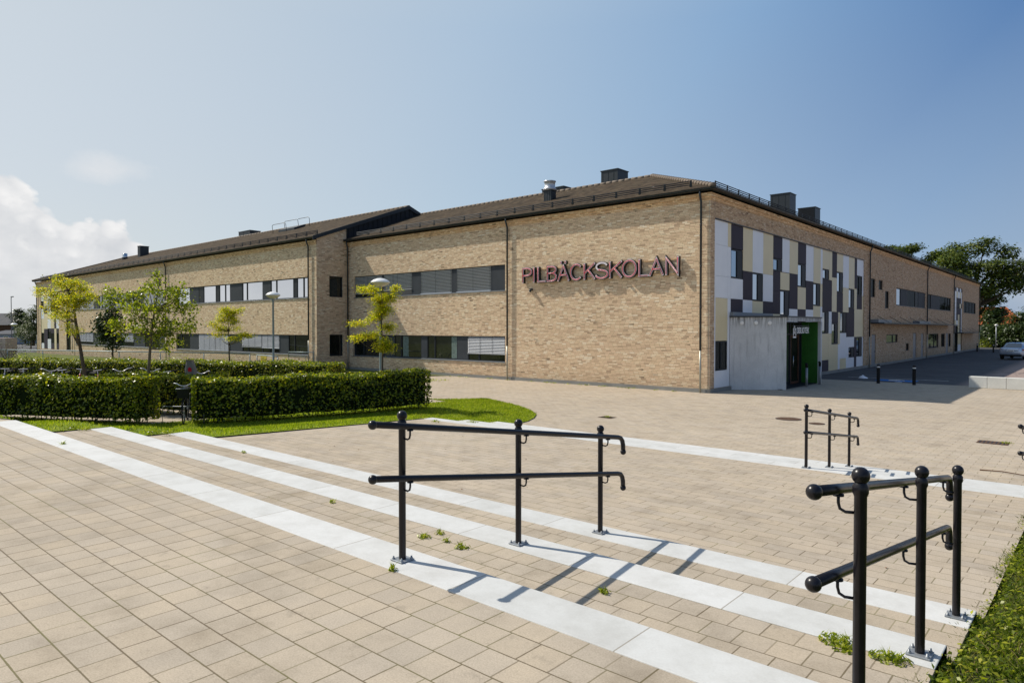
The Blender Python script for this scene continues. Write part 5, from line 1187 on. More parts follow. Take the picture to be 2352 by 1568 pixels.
house('flat_roofed_house', -25, 26, 128, 1.6, 2.3, 'house_wall_grey', 'dark_roof', 'low building with a pale fascia at the left edge', wins=((.6, 1.6, .1, 1.2, 'glass_mid'), (-1.5, -.3, .1, 1.2, 'glass_dark')))
house('orange_roofed_house', 2258, 2350, 128, 3.4, 6.8, 'house_wall_grey', 'orange_tile', 'house with an orange tiled roof showing through the dark trees', wins=((-2.6, -1.6, .8, 2.0, 'glass_mid'),))
g = MB(); a, b_, c, d = on_z(-40, 800, -.3), on_z(40, 800, -.3), on_z(62, 793, -.3), on_z(-40, 793, -.3)
g.add([(p.x, p.y, -.29) for p in (a, b_, c, d)], [(0, 1, 2, 3)], 'asphalt'); struct(g, 'left_road')
b = MB(); c = at_depth(-1, 790, 50); b.box((-1.6, 0, -.1), (.42, 1.2, 1.95));
for k in range(9): b.box((-1.6 + k * .21, -.02, -.1), (-1.58 + k * .21, -.001, 1.95))
o = b.build('timber_shed', 'timber_pink'); o.location = (c.x, c.y, 0); o.rotation_euler = (0, 0, YAW); tag(o, 'pale pink timber clad box cut by the left edge of the photo', 'shed')

# ------------------------------------------------------------------ lamps
def lamp(loc, h, label, hr=.30, grp='lamp posts with domed heads', pr=.045):
    root = empty('street_lamp', loc, label, 'lamp post', grp)
    b = MB(); b.lathe([(.07, 0), (.07, .95), (pr, 1.05), (pr * .85, h - .42), (.05, h - .40), (.05, h - .30)], (0, 0, 0), 12); b.build('pole', 'lamp_pole_paint', root)
    b = MB(); b.lathe([(.001, h), (hr * .35, h - .015), (hr * .7, h - .06), (hr * .93, h - .12), (hr, h - .15), (hr * .97, h - .16)], (0, 0, 0), 24); b.build('lamp_shade', 'white_paint', root)
    b = MB(); b.lathe([(hr * .96, h - .161), (hr * .75, h - .22), (hr * .4, h - .28), (.06, h - .30)], (0, 0, 0), 24); b.build('lamp_bowl', 'lamp_glass', root)
    return root
p = at_depth(874, 800, 23.0); lamp((p.x, p.y, 0), 4.36, 'lamp post with a white domed head behind the bright yellow green tree', .33)
p = at_depth(628, 800, 28.5); lamp((p.x, p.y, 0), 4.2, 'slim lamp post with domed head in front of the wing, right of the small tree')
p = at_depth(33, 790, 62); lamp((p.x, p.y, 0), 3.15, 'short lamp post with a white head near the left end of the school')
p = at_depth(27, 790, 95); r_ = empty('street_light', (p.x, p.y, 0), 'tall thin street light far behind the left houses', 'street light')
b = MB(); b.tube([(0, 0, 0), (0, 0, 6.8), (.1, 0, 7.0), (.5, 0, 7.05)], .05, 8); b.build('pole', 'galvanised', r_); b = MB(); b.box((.2, -.12, 7.0), (.9, .12, 7.12)); b.build('lamp_head', 'galvanised', r_)
p = on_z(2287.5, 800, 0); r_ = empty('street_lamp', (p.x, p.y, 0), 'thin lamp post on the planting behind the yard, between the school and the car', 'lamp post')
b = MB(); b.tube([(0, 0, 0), (0, 0, 3.0)], .055, 8); b.build('pole', 'galvanised', r_); b = MB(); b.lathe([(.16, 3.0), (.20, 3.12), (.001, 3.25)], (0, 0, 0), 14); b.build('lamp_shade', 'white_paint', r_)

# ------------------------------------------------------------------ fence
def pipe_fence(p0, p1, h, step, label, mesh=True, name='fence'):
    p0, p1 = Vector(p0), Vector(p1); d = p1 - p0; L = d.length; d /= L; root = empty(name, p0, label, 'fence', 'low pipe fences before the wing')
    b = MB(); b.tube([Vector((0, 0, h)), d * L + Vector((0, 0, h))], .035, 8); b.build('top_rail', 'lamp_pole_paint', root)
    n = max(1, int(L / step))
    for k in range(n + 1):
        b = MB(); c = d * (L * k / n); b.tube([c, c + Vector((0, 0, h - .04))], .032, 8); b.build('post', 'lamp_pole_paint', root)
    if mesh:
        b = MB(); s = .16; hh = h - .08; m_ = int(L / s); w = .005
        for k in range(-int(hh / s), m_):
            for sg in (0, 1):
                a0_ = k * s; pts_ = []
                x0, x1 = a0_, a0_ + hh; z0, z1 = (0.03, hh) if not sg else (hh, .03)
                if x0 < 0: z0 += (z1 - z0) * (-x0 / hh); x0 = 0
                if x1 > L: z1 = z0 + (z1 - z0) * ((L - x0) / (x1 - x0)); x1 = L
                b.add([d * x0 + Vector((0, 0, z0 - w)), d * x1 + Vector((0, 0, z1 - w)), d * x1 + Vector((0, 0, z1 + w)), d * x0 + Vector((0, 0, z0 + w))], [(0, 1, 2, 3)])
        b.build('wire_mesh', 'galvanised', root)
    return root
A_ = on_z(-60, 802, 1.1); B_ = on_z(574, 811.7, 1.1); pipe_fence((A_.x, A_.y, 0), (B_.x, B_.y, 0), 1.1, 3.3, 'long low pipe fence with wire mesh behind the far hedge')
b = MB()
C1 = Vector((B_.x + .5, B_.y + .2, 0)); C2 = Vector((-24.0, -5.6, 0)); pipe_fence(C1, C2, 1.02, 2.6, 'short pipe fence without mesh right of the long fence', False)
g0 = at_depth(868, 0, 1); 
ga = Vector((-27.2, -3.0, 0)); gd = Vector((.93, .36, 0)).normalized(); root = empty('mesh_gate', ga, 'small wire mesh gate in a pipe frame near the wing corner', 'gate')
b = MB(); b.tube([(0, 0, 0), (0, 0, 1.15), gd * 1.9 + Vector((0, 0, 1.15)), gd * 1.9], .03, 8); b.tube([Vector((0, 0, .9)), gd * 1.3 + Vector((0, 0, .9)), gd * 1.3], .02, 6); b.build('gate_frame', 'lamp_pole_paint', root)
b = MB()
for k in range(16): b.tube([gd * (.12 * k) + Vector((0, 0, .03)), gd * (.12 * k) + Vector((0, 0, 1.1))], .004, 4)
for k in range(9): b.tube([Vector((0, 0, .12 * (k + 1))), gd * 1.9 + Vector((0, 0, .12 * (k + 1)))], .004, 4)
b.build('wire_mesh', 'galvanised', root)
sp = C1.lerp(C2, .38); root = empty('warning_sign', (sp.x, sp.y - .06, .62), 'yellow notice with three red circles on the short pipe fence', 'sign')
b = MB(); b.box((-.35, -.01, -.2), (.35, .01, .36)); b.build('plate', 'yellow_sign', root); b = MB()
for k in (-1, 0, 1): b.torus((k * .21, -.02, -.03), .07, .016, (0, 1, 0), 14, 5); b.tube([(k * .21 - .05, -.02, -.08), (k * .21 + .05, -.02, .02)], .010, 5)
b.build('symbol', 'red_paint', root)
b = MB()
for k in range(3): b.box((-.30, -.014, .13 + k * .07), (.30 - .1 * k, -.0105, .15 + k * .07))
b.build('text_lines', 'anthracite', root)

# ------------------------------------------------------------------ bicycles
def bicycle(frame_m, basket=False, seat=False, bar='curved'):
    root = empty('bicycle', (0, 0, 0)); R_ = .34
    for y in (-.52, .52):
        b = MB(); b.torus((0, y, R_), R_ - .02, .018, (1, 0, 0), 28, 6); w = b.build('wheel', 'rubber', root)
        b = MB(); b.torus((0, y, R_), R_ - .045, .008, (1, 0, 0), 28, 5)
        for k in range(9): a = 2 * PI * k / 9; b.tube([(0, y, R_), (0, y + (R_ - .05) * math.cos(a), R_ + (R_ - .05) * math.sin(a))], .002, 4)
        b.tube([(-.04, y, R_), (.04, y, R_)], .02, 8); b.build('rim', 'galvanised', w)
        b = MB(); vs = []
        for k in range(11):
            a = rad(20 + 130 * k / 10) if y > 0 else rad(30 + 140 * k / 10)
            for sx in (-.025, .025): vs.append((sx, y + (R_ + .03) * math.cos(a), R_ + (R_ + .03) * math.sin(a)))
        b.add(vs, [(2 * k, 2 * k + 1, 2 * k + 3, 2 * k + 2) for k in range(10)]); b.build('mudguard', frame_m, root)
    b = MB(); hd0, hd1 = (0, -.40, .62), (0, -.34, .88); bb = (0, .08, .30); st = (0, .22, .80)
    b.tube([(0, -.34, .92), (0, -.40, .60)], .022, 8); b.tube([hd0, bb], .018, 8); b.tube([(0, -.37, .78), (0, .17, .55)], .015, 8); b.tube([bb, st], .017, 8)
    for s in (-1, 1):
        b.tube([(s * .05, -.40, .62), (s * .05, -.52, R_)], .011, 6); b.tube([(s * .01, .08, .30), (s * .055, .52, R_)], .010, 6); b.tube([(s * .012, .19, .72), (s * .055, .52, R_)], .008, 6)
    b.build('frame', frame_m, root)
    b = MB(); b.tube([(0, -.34, .90), (0, -.32, 1.05)], .013, 6)
    if bar == 'curved': pts_ = [(-.30, -.12, 1.10), (-.27, -.22, 1.13), (-.20, -.31, 1.13), (-.08, -.33, 1.06), (0, -.33, 1.05), (.08, -.33, 1.06), (.20, -.31, 1.13), (.27, -.22, 1.13), (.30, -.12, 1.10)]
    else: pts_ = [(-.30, -.28, 1.08), (-.1, -.33, 1.06), (.1, -.33, 1.06), (.30, -.28, 1.08)]
    b.tube(pts_, .013, 8); hb = b.build('handlebar', 'bar_silver', root)
    b = MB(); b.tube([pts_[0], tuple(Vector(pts_[0]).lerp(Vector(pts_[1]), .9))], .018, 8); b.tube([pts_[-1], tuple(Vector(pts_[-1]).lerp(Vector(pts_[-2]), .9))], .018, 8); b.build('grip', 'rubber', hb)
    b = MB(); b.tube([st, (0, .25, .93)], .013, 6); b.add([(-.09, .36, .98), (.09, .36, .98), (.02, .08, .96), (-.02, .08, .96), (-.10, .36, .93), (.10, .36, .93), (.03, .08, .93), (-.03, .08, .93)], [(0, 1, 2, 3), (0, 4, 5, 1), (1, 5, 6, 2), (2, 6, 7, 3), (3, 7, 4, 0), (7, 6, 5, 4)]); b.build('saddle', 'rubber', root, .015)
    b = MB(); b.tube([(-.04, .08, .30), (.04, .08, .30)], .05, 12); b.tube([(.06, .08, .30), (.07, .0, .16)], .010, 6); b.tube([(-.06, .08, .30), (-.07, .16, .44)], .010, 6); b.box((.07, -.04, .14), (.16, .04, .165)); b.box((-.16, .12, .43), (-.07, .20, .455)); b.build('pedals', 'rubber', root)
    b = MB(); b.box((-.06, .34, .74), (.06, .78, .755)); b.tube([(.05, .74, .75), (.05, .53, R_)], .006, 5); b.tube([(-.05, .74, .75), (-.05, .53, R_)], .006, 5); b.build('luggage_rack', 'galvanised', root)
    if basket:
        b = MB(); b.add([(-.17, -.66, 1.0), (.17, -.66, 1.0), (.17, -.40, 1.0), (-.17, -.40, 1.0), (-.13, -.63, .74), (.13, -.63, .74), (.13, -.43, .74), (-.13, -.43, .74)], [(0, 4, 5, 1), (1, 5, 6, 2), (2, 6, 7, 3), (3, 7, 4, 0), (4, 7, 6, 5)])
        bk = b.build('basket', 'rubber', root); b = MB(); b.tube([(-.17, -.66, 1.0), (.17, -.66, 1.0), (.17, -.40, 1.0), (-.17, -.40, 1.0), (-.17, -.66, 1.0)], .009, 6); b.build('rim_wire', 'galvanised', bk)
        b = MB(); b.ball((0, -.50, .66), .035); b.build('headlight', 'galvanised', root)
    if seat:
        # the seat faces forward, so its grey back shell is what shows from behind
        b = MB(); prof = [(.66, .0), (.70, .15), (.74, .42), (.80, .66), (.84, .72)]; vs = []
        for (yy, zz) in prof:
            w = .17 if zz < .6 else .11
            for sx, oy in ((-1, -.08), (-.6, 0), (.6, 0), (1, -.08)): vs.append((sx * w, yy + oy, .80 + zz))
        b.add(vs, [(4 * i + j, 4 * i + j + 1, 4 * i + j + 5, 4 * i + j + 4) for i in range(4) for j in range(3)]); b.box((-.14, .36, .80), (.14, .66, .84)); b.box((-.17, .34, .84), (-.14, .62, 1.0)); b.box((.14, .34, .84), (.17, .62, 1.0))
        cs = b.build('child_seat', 'seat_grey', root, .012); b = MB(); b.add([(-.05, .745, 1.18), (.05, .745, 1.18), (.05, .765, 1.27), (0, .775, 1.31), (-.05, .765, 1.27)], [(0, 1, 2, 3, 4)]); b.build('sticker', 'sign_red', cs)
        b = MB(); b.box((-.10, .68, .90), (.10, .74, .94)); b.build('strap', 'orange_paint', cs)
    return root
HD = math.atan2(.49, .87)          # hedge direction
specs = [(14, 24.8, 'blue_paint', 'flat', 'bicycle at the left end of the row, cut by the photo edge'), (55, 24.6, 'rubber', 'flat', 'low black bicycle second from the left end of the row'), (118, 23.6, 'galvanised', 'curved', 'silver bicycle with a high swept handlebar, third in the row'),
         (158, 24.2, 'blue_paint', 'flat', 'blue bicycle just left of the leaning tree trunk'), (190, 24.6, 'red_paint', 'flat', 'bicycle with a red reflector behind the leaning trunk'), (227, 24.0, 'pink_paint', 'flat', 'pink framed bicycle with a wide flat bar right of the leaning trunk'),
         (293, 23.6, 'pink_paint', 'curved', 'pink bicycle with a silver swept bar in the middle of the row'), (335, 23.4, 'red_paint', 'curved', 'bicycle with a high silver bar directly left of the pale trunk'), (397, 23.2, 'teal_paint', 'flat', 'bicycle with a straight silver bar right of the pale trunk')]
protos = {}
for (px, dep, m_, bar, lab) in specs:
    key = (m_, bar)
    if key not in protos: o = bicycle(m_, bar=bar); protos[key] = o
    else: o = copy_tree(protos[key])
    p = at_depth(px, 850, dep); o.location = (p.x, p.y, 0.02); o.rotation_euler = (0, rad(random.uniform(-6, 6)), YAW + rad(24 + random.uniform(-22, 22))); o.scale = (1.12, 1.12, 1.12); tag(o, lab, 'bicycle', 'bicycles parked between the hedges')
o = bicycle('rubber', seat=True); p = at_depth(455, 850, 22.3); o.location = (p.x, p.y, .0); o.rotation_euler = (0, 0, YAW + PI + rad(8)); o.scale = (1.1, 1.1, 1.1); tag(o, 'bicycle carrying a grey child seat at the right end of the row', 'bicycle', 'bicycles parked between the hedges')
o = bicycle('rubber', basket=True); p = on_z(414, 976, 0); o.location = (p.x - .50, p.y + .36, 0); o.rotation_euler = (0, 0, YAW + rad(20)); tag(o, 'black bicycle with a front basket standing in the gap between the front hedges', 'bicycle')
r_ = empty('bike_rack', (p.x - .1, p.y + .1, 0), 'thin wire bicycle rack across the gap between the front hedges', 'bike rack'); b = MB(); b.tube([RH * -.55, RH * -.55 + Vector((0, 0, .5)), RH * .6 + Vector((0, 0, .5)), RH * .6], .010, 6); b.build('rack_frame', 'galvanised', r_)

# ------------------------------------------------------------------ bollards, wall, small things
def bollard(loc, label, h=.92, grp='black bollards with a pale band'):
    root = empty('bollard', loc, label, 'bollard', grp); b = MB(); b.lathe([(.075, 0), (.075, h - .16), (.078, h - .15)], (0, 0, 0), 18); b.build('post', 'rubber', root)
    b = MB(); b.lathe([(.078, h - .15), (.078, h - .10)], (0, 0, 0), 18); b.build('band', 'white_paint', root); b = MB(); b.lathe([(.078, h - .10), (.076, h - .05), (.05, h - .01), (.0, h)], (0, 0, 0), 18); b.build('cap', 'rubber', root)
    return root
b1 = bollard((3.955, 10.15, 0), 'left one of the two black bollards beside the blue parking mark')
for loc, lab in (((5.47, 10.19, 0), 'right one of the two black bollards beside the blue parking mark'), ((1.2, 67.0, 0), 'far black bollard close against the school wall'), ((2.94, 64.8, 0), 'far black bollard standing alone before the sunlit strip')):
    o = copy_tree(b1); o.location = loc; o['label'] = lab
def steel_post(loc, label):
    root = empty('steel_bollard', loc, label, 'bollard', 'steel posts by the library door'); b = MB(); b.tube([(0, 0, 0), (0, 0, .86)], .055, 14); b.build('post', 'galvanised', root)
    b = MB(); b.add([], []); b.tube([(0, 0, .862), (0, 0, 1.06)], [.058, .058], 14); b.tube([(0, -.02, 1.0), (-.0, -.10, 1.06)], .05, 10); b.build('cap', 'rubber', root); return root
steel_post((1.98, 5.84, 0), 'steel post with a black top before the green wall, nearer the glass door'); steel_post((2.0, 7.66, 0), 'steel post with a black top at the right end of the porch')
wl = None
for k in range(9):
    b = MB(); b.box((0, 0, 0), (.685, .42, .50)); o = b.build('concrete_block', 'white_concrete', None, .012); x = 7.62 + k * .695; o.location = (x, 10.25 - .05 * k, 0)
    o.rotation_euler = (0, 0, rad(-4)); tag(o, ['first white concrete block at the left end of the low wall, touching the shadow', 'second white block from the left end of the low wall', 'third white block of the low wall, near the photo edge', 'fourth white block of the low wall, cut by the photo edge'][min(k, 3)] if k < 4 else 'white block of the low wall beyond the right photo edge', 'concrete block', 'white blocks of the low wall')
def cover(x, y, r, label, sq=False):
    root = empty('drain_grate' if sq else 'manhole_cover', (x, y, 0), label, 'drain' if sq else 'manhole cover'); b = MB()
    if sq:
        b.box((-r, -r * .8, -.002), (r, r * .8, .006)); b.build('frame', 'rust_cover', root); b = MB()
        for k in range(7): b.box((-r * .85 + k * r * .26, -r * .65, .007), (-r * .85 + k * r * .26 + .02, r * .65, .011))
        b.build('slots', 'anthracite', root)
    else:
        b.lathe([(r, 0), (r, .007), (r * .93, .008)], (0, 0, 0), 32); b.build('rim', 'anthracite', root); b = MB(); b.lathe([(r * .93, .006), (.001, .007)], (0, 0, 0), 32)
        for k in range(8): a = 2 * PI * k / 8; b.box((math.cos(a) * r * .5 - .03, math.sin(a) * r * .5 - .03, .007), (math.cos(a) * r * .5 + .03, math.sin(a) * r * .5 + .03, .010))
        b.build('lid', 'rust_cover', root)
    return root
cover(5.25, -6.0, .36, 'larger round rusty manhole cover on the plaza behind the far handrail'); cover(6.2, -6.5, .21, 'smaller round cover just right of the larger manhole cover')
cover(1.04, -9.2, .22, 'square drain grate with weeds in the middle of the plaza', True); cover(10.3, -7.1, .30, 'drain grate with a grass tuft near the right edge of the plaza', True)
for (x, y, lab) in ((1.04, -9.2, 'weed growing out of the middle plaza drain'), (10.55, -7.05, 'grass tuft at the right drain on the plaza')): weed((x, y, .01), .16, 60, lab)
# parking mark and line, litter, twig
b = MB(); b.box((-.9, -.55, .0), (.9, .55, .003)); r_ = empty('parking_mark', (4.25, 12.6, 0), 'blue disabled parking mark painted on the asphalt between the bollards', 'road marking'); b.build('background', 'road_blue', r_)
b = MB(); b.torus((-.1, -.05, .004), .24, .03, (0, 0, 1), 20, 4); b.tube([(-.1, .40, .004), (-.05, .1, .004), (.25, .1, .004), (.4, -.3, .004)], .03, 4); b.build('wheelchair_symbol', 'road_white', r_)
b = MB(); b.box((1.6, 13.9, -.001), (6.3, 14.0, .003)); o = b.build('parking_line', 'road_white'); tag(o, 'thin pale parking line on the shaded asphalt behind the bollards', 'road marking')
b = MB(); vs = []; 
for j in range(5):
    for k in range(9): a = 2 * PI * k / 9; q = (.19, .17, .12, .06, .01)[j] * random.uniform(.8, 1.2); vs.append((q * math.cos(a) * 1.3, q * math.sin(a), j * .045))
b.add(vs, [(j * 9 + k, j * 9 + (k + 1) % 9, (j + 1) * 9 + (k + 1) % 9, (j + 1) * 9 + k) for j in range(4) for k in range(9)]); o = b.build('plastic_bag', 'plastic_bag'); o.location = (2.5, 13.25, 0); tag(o, 'crumpled pale plastic bag lying on the asphalt left of the bollards', 'litter')
b = MB(); b.add([(0, 0, .004), (.35, .05, .01), (.3, .16, .02), (.05, .12, .012)], [(0, 1, 2, 3)]); o = b.build('paper_scrap', 'plastic_bag'); o.location = (4.4, 11.3, 0); tag(o, 'flat pale scrap of paper between the two black bollards', 'litter')
b = MB(); b.tube([(0, 0, .01), (.35, .02, .02), (.8, -.12, .012), (1.2, -.1, .01)], [.012, .010, .007, .004], 5); b.tube([(.8, -.12, .012), (.95, -.25, .01)], .005, 4); o = b.build('fallen_twig', 'twig_wood'); o.location = (10.5, -11.0, 0); tag(o, 'long fallen twig on the plaza near the right edge', 'twig')
P_ = []; N_ = []
for _ in range(130):
    if random.random() < .5: x, y, z = random.uniform(-3, 11.5), random.uniform(-12, -1), .006
    else: x, y, z = random.uniform(0, 11.5), random.uniform(-20.5, -15.8), .56
    P_.append((x, y, z + (0.0 if z < .1 else (-(y + 21) * .0229 + .045)))); N_.append((0, 0, 1))
tag(leaf_mesh('fallen_leaves', P_, N_, .028, 'dry_leaf', None, .7, .2), 'tiny brown fallen leaves scattered over the pavers', 'leaves', kind='stuff')
for (px, py, z) in ((1395, 966, .0),): pass
b = MB(); p = on_z(968, 947, .15); b.lathe([(.0, .055), (.022, .06), (.0, .07)], (0, 0, 0), 8); b.tube([(0, 0, 0), (0, 0, .06)], .003, 4); o = b.build('dandelion', 'dandelion'); o.location = (p.x, p.y, lawn_z(p.x, p.y)); tag(o, 'single yellow dandelion on the lawn beside the hedge end', 'flower')

# ------------------------------------------------------------------ car
def car(loc, rz, label):
    root = empty('parked_car', loc, label, 'car', None, rz); hw = .88
    # stations along y (rear = -2.3 .. front 2.3): (y, z bottom, z belt, halfwidth)
    st = [(-2.30, .42, .72, .70), (-2.24, .34, .98, .80), (-1.95, .30, 1.02, .87), (-1.2, .25, .97, .89), (0, .22, .94, .89), (1.1, .25, .90, .88), (1.9, .28, .80, .83), (2.25, .36, .62, .70)]
    vs = []; fs = []
    for (y, zb, zt, w) in st:
        vs += [(-w * .92, y, zb), (-w, y, zb + (zt - zb) * .25), (-w, y, zb + (zt - zb) * .7), (-w * .93, y, zt - .03), (-w * .7, y, zt), (w * .7, y, zt), (w * .93, y, zt - .03), (w, y, zb + (zt - zb) * .7), (w, y, zb + (zt - zb) * .25), (w * .92, y, zb)]
    n = 10
    for i in range(len(st) - 1):
        for j in range(n - 1): fs.append((i * n + j, (i + 1) * n + j, (i + 1) * n + j + 1, i * n + j + 1))
        fs.append((i * n + n - 1, (i + 1) * n + n - 1, (i + 1) * n, i * n))
    fs += [tuple(range(n)), tuple(range((len(st) - 1) * n, len(st) * n))[::-1]]
    b = MB(); b.add(vs, fs, None, True); b.build('body', 'car_silver', root, .03)
    cs = [(-1.62, .98, .74), (-1.05, 1.40, .60), (-.35, 1.45, .60), (.35, 1.42, .60), (1.15, .93, .72)]; vs = []; fs = []
    for (y, z, w) in cs: vs += [(-.80, y if z < 1 else y, .95), (-w, y, z), (w, y, z), (.80, y, .95)]
    for i in range(4): fs += [(4 * i, 4 * i + 4, 4 * i + 5, 4 * i + 1), (4 * i + 1, 4 * i + 5, 4 * i + 6, 4 * i + 2), (4 * i + 2, 4 * i + 6, 4 * i + 7, 4 * i + 3)]
    b = MB(); b.add(vs, fs, None, True); b.build('cabin', 'car_silver', root)
    b = MB(); b.add([(-.62, -1.60, 1.005), (.62, -1.60, 1.005), (.50, -1.12, 1.365), (-.50, -1.12, 1.365)], [(0, 1, 2, 3)]); b.build('rear_window', 'glass_car', root)
    for s in (-1, 1):
        b = MB(); b.add([(s * .795, -1.25, 1.0), (s * .795, .85, 1.0), (s * .635, .28, 1.375), (s * .625, -.95, 1.375)], [(0, 1, 2, 3)]); b.build('side_window', 'glass_car', root)
        b = MB(); b.add([(s * .48, -2.285, .72), (s * .82, -2.19, .74), (s * .83, -2.14, .92), (s * .58, -2.275, .93)], [(0, 1, 2, 3)]); b.add([(s * .82, -2.21, .74), (s * .885, -1.95, .78), (s * .885, -1.95, .90), (s * .83, -2.16, .92)], [(0, 1, 2, 3)]); b.build('tail_light', 'tail_light', root)
        for y in (-1.45, 1.4):
            b = MB(); b.lathe([(.0, -.09), (.30, -.09), (.315, -.06), (.315, .06), (.30, .09), (.0, .09)], (0, 0, 0), 22); w = b.build('wheel', 'rubber', root); w.location = (s * .80, y, .315); w.rotation_euler = (0, PI / 2, 0)
            b = MB(); b.lathe([(.0, .0), (.19, .012), (.20, .0)], (0, 0, 0), 16); h = b.build('rim', 'galvanised', w); h.location = (0, 0, s * .092)
    b = MB(); b.box((-.26, -2.335, .70), (.26, -2.31, .82)); pl = b.build('number_plate', 'white_paint', root); b = MB()
    for k in range(6): b.box((-.20 + k * .065 + (.02 if k > 2 else 0), -2.338, .725), (-.165 + k * .065 + (.02 if k > 2 else 0), -2.3355, .795))
    b.build('plate_text', 'anthracite', pl)
    b = MB(); b.box((-.78, -2.36, .30), (.78, -2.2, .44)); b.build('bumper', 'rubber', root, .03)
    b = MB(); b.box((-.02, -1.0, 1.42), (.02, -.9, 1.47)); b.build('antenna', 'rubber', root)
    return root
p = on_z(2326, 826, 0); car((p.x + .2, p.y + 2.3, .0), rad(-9), 'silver blue saloon car seen from behind at the right edge of the yard')

# ------------------------------------------------------------------ sky and sun
SUN_EL, SUN_AZ = rad(46), rad(180 + 16)          # azimuth of the sun seen from the scene, from +x
w = bpy.data.worlds.new('World'); scene.world = w; w.use_nodes = True; nt = w.node_tree; nt.nodes.clear(); N = NT(nt)
out = N.n('ShaderNodeOutputWorld'); bg = N.n('ShaderNodeBackground')
sky = N.n('ShaderNodeTexSky', sky_type='NISHITA'); sky.sun_disc = False; sky.sun_elevation = SUN_EL; sky.sun_rotation = PI / 2 - SUN_AZ
sky.altitude = 20; sky.air_density = 1.0; sky.dust_density = 1.2; sky.ozone_density = 1.6
tc = N.n('ShaderNodeTexCoord'); sp = N.n('ShaderNodeSeparateXYZ'); N.l(tc.outputs['Generated'], sp.inputs[0])
def dirv(px, py):
    v = FW + RH * ((px - CX) / FPX) + UP * ((CY - py) / FPX); v.normalize(); return v
def sun_vec(): return Vector((math.cos(SUN_AZ) * math.cos(SUN_EL), math.sin(SUN_AZ) * math.cos(SUN_EL), math.sin(SUN_EL)))
def dot(v):
    nd = N.n('ShaderNodeVectorMath', operation='DOT_PRODUCT'); N.l(tc.outputs['Generated'], nd.inputs[0]); nd.inputs[1].default_value = v; return nd.outputs['Value']
HAZE = N
# clear summer gradient: pale and hazy toward the sun's side, deep blue opposite and overhead
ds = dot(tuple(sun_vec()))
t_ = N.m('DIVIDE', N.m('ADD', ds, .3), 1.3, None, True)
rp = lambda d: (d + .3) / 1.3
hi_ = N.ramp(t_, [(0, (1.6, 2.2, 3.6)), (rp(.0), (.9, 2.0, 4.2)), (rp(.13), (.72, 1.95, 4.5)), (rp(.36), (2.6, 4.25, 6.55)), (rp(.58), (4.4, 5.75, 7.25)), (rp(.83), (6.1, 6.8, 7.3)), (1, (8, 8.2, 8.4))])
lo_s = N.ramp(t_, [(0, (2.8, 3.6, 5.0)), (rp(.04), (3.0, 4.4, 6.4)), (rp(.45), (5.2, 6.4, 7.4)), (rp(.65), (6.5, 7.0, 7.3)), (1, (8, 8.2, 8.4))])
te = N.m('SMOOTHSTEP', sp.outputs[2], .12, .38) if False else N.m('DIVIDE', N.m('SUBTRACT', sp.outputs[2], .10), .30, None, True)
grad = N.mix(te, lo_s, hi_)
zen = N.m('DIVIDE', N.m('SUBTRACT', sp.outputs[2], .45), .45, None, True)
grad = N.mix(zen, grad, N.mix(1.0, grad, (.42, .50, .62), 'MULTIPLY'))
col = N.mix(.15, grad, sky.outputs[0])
# cumulus bank on the left, built in direction space (azimuth, elevation)
az = N.m('ARCTAN2', sp.outputs[1], sp.outputs[0]); el = N.m('ARCSINE', sp.outputs[2])
n1 = N.noise(N.comb(N.m('MULTIPLY', az, 9.0), N.m('MULTIPLY', el, 13.0), 0.3), 1.0, 7, .6)
def az_el(px, py):
    v = dirv(px, py); return math.atan2(v.y, v.x) % (2 * PI), math.asin(v.z)
azp = N.m('MODULO', N.m('ADD', az, 2 * PI), 2 * PI)
line = [az_el(*p) for p in ((-500, 420), (-200, 330), (-40, 368), (30, 385), (80, 440), (130, 488), (180, 500), (240, 492), (290, 510), (318, 556), (350, 578), (385, 560), (415, 575), (470, 640), (600, 720))]
line = sorted(line); a_lo, a_hi = line[0][0], line[-1][0]
bnd = N.ramp(N.m('DIVIDE', N.m('SUBTRACT', azp, a_lo), a_hi - a_lo, None, True), [((a - a_lo) / (a_hi - a_lo), (e * 3,) * 3) for a, e in line])
bnd = N.m('DIVIDE', bnd, 3.0)
vo = N.n('ShaderNodeTexVoronoi', feature='F1'); vo.inputs['Scale'].default_value = 1.0; vo.inputs['Detail'].default_value = 1
N.l(N.comb(N.m('ADD', N.m('MULTIPLY', az, 34.0), N.m('MULTIPLY', n1, 2.2)), N.m('ADD', N.m('MULTIPLY', el, 38.0), N.m('MULTIPLY', n1, 2.2)), .7), vo.inputs['Vector'])
puff = N.m('SUBTRACT', .55, vo.outputs['Distance'])
dd_ = N.m('ADD', N.m('SUBTRACT', bnd, el), N.m('ADD', N.m('MULTIPLY', puff, .028), N.m('MULTIPLY', N.m('SUBTRACT', n1, .5), .05)))
mask = N.m('MULTIPLY', dd_, 110.0, None, True)
rimd = N.m('SUBTRACT', 1.0, N.m('MULTIPLY', dd_, 16.0, None, True))
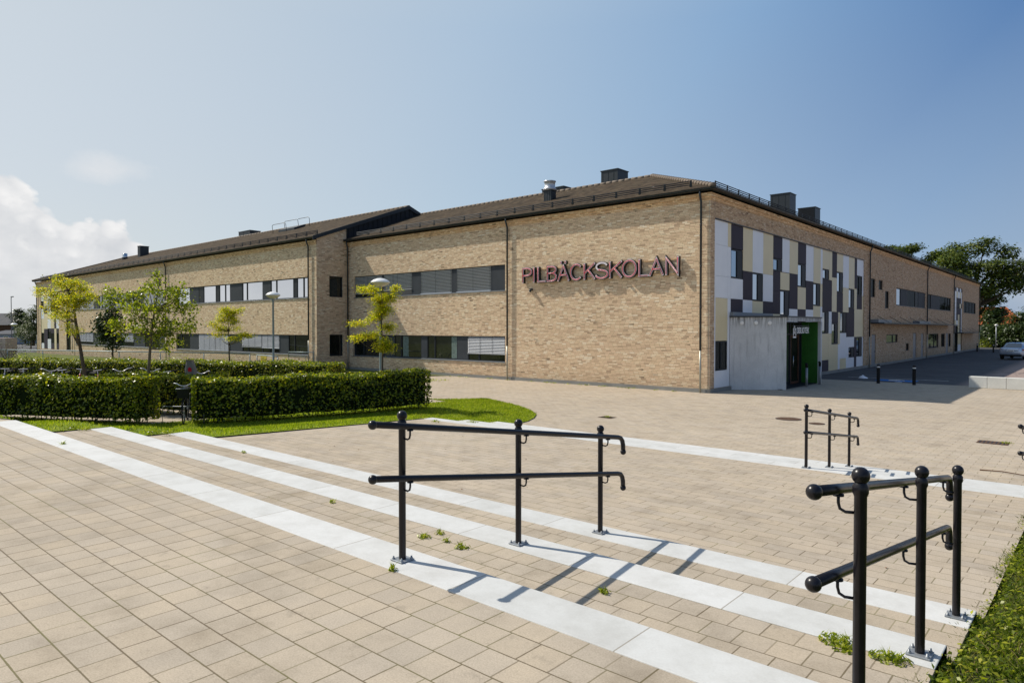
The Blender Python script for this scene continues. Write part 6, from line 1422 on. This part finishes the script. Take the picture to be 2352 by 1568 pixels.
lit = N.m('ADD', N.m('MULTIPLY', rimd, .45), N.m('MULTIPLY', puff, .9), None, True)
lit = N.m('ADD', lit, N.m('MULTIPLY', N.m('SUBTRACT', n1, .42), 2.4), None, True)
ccol = N.mix(lit, (6.5, 6.7, 7.0), (9.6, 9.5, 9.4))
lowf = N.m('DIVIDE', el, .07, None, True)
ccol = N.mix(lowf, (7.0, 7.15, 7.3), ccol)
col = N.mix(N.m('MULTIPLY', mask, N.m('ADD', .70, N.m('MULTIPLY', lowf, .28))), col, ccol)
def region(px, py, rx, ry, soft):
    v = dirv(px, py); a0 = math.atan2(v.y, v.x); e0 = math.asin(v.z)
    da = N.m('DIVIDE', N.m('SUBTRACT', az, a0), rx); de = N.m('DIVIDE', N.m('SUBTRACT', el, e0), ry)
    r = N.m('SQRT', N.m('ADD', N.m('MULTIPLY', da, da), N.m('MULTIPLY', de, de)))
    return N.m('MULTIPLY', N.m('SUBTRACT', 1.0, r), soft)
def cloud(px, py, rx, ry, amp=1.2, soft=1.0):
    return N.m('ADD', region(px, py, rx, ry, soft), N.m('MULTIPLY', N.m('SUBTRACT', n1, .5), amp))
m4 = cloud(2400, 650, .10, .05, 1.6, .8)
wisp = N.m('MULTIPLY', cloud(212, 388, .050, .018, 2.0, .6), 1.3, None, True); col = N.mix(N.m('MULTIPLY', wisp, .65), col, (8.0, 8.05, 8.2))
wisp = N.m('MULTIPLY', m4, 1.5, None, True); col = N.mix(N.m('MULTIPLY', wisp, .45), col, (6.0, 6.2, 6.6))
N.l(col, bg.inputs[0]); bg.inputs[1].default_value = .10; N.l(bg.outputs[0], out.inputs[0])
sl = bpy.data.lights.new('sun', 'SUN'); sl.energy = 5.0; sl.angle = rad(.53); sl.color = (1.0, .93, .82); so_ = bpy.data.objects.new('sun', sl); COL.objects.link(so_)
so_.rotation_euler = sun_vec().to_track_quat('Z', 'Y').to_euler(); so_.location = (0, 0, 40)
scene.cycles.max_bounces = 6; scene.cycles.diffuse_bounces = 3; scene.cycles.glossy_bounces = 3; scene.cycles.transmission_bounces = 2
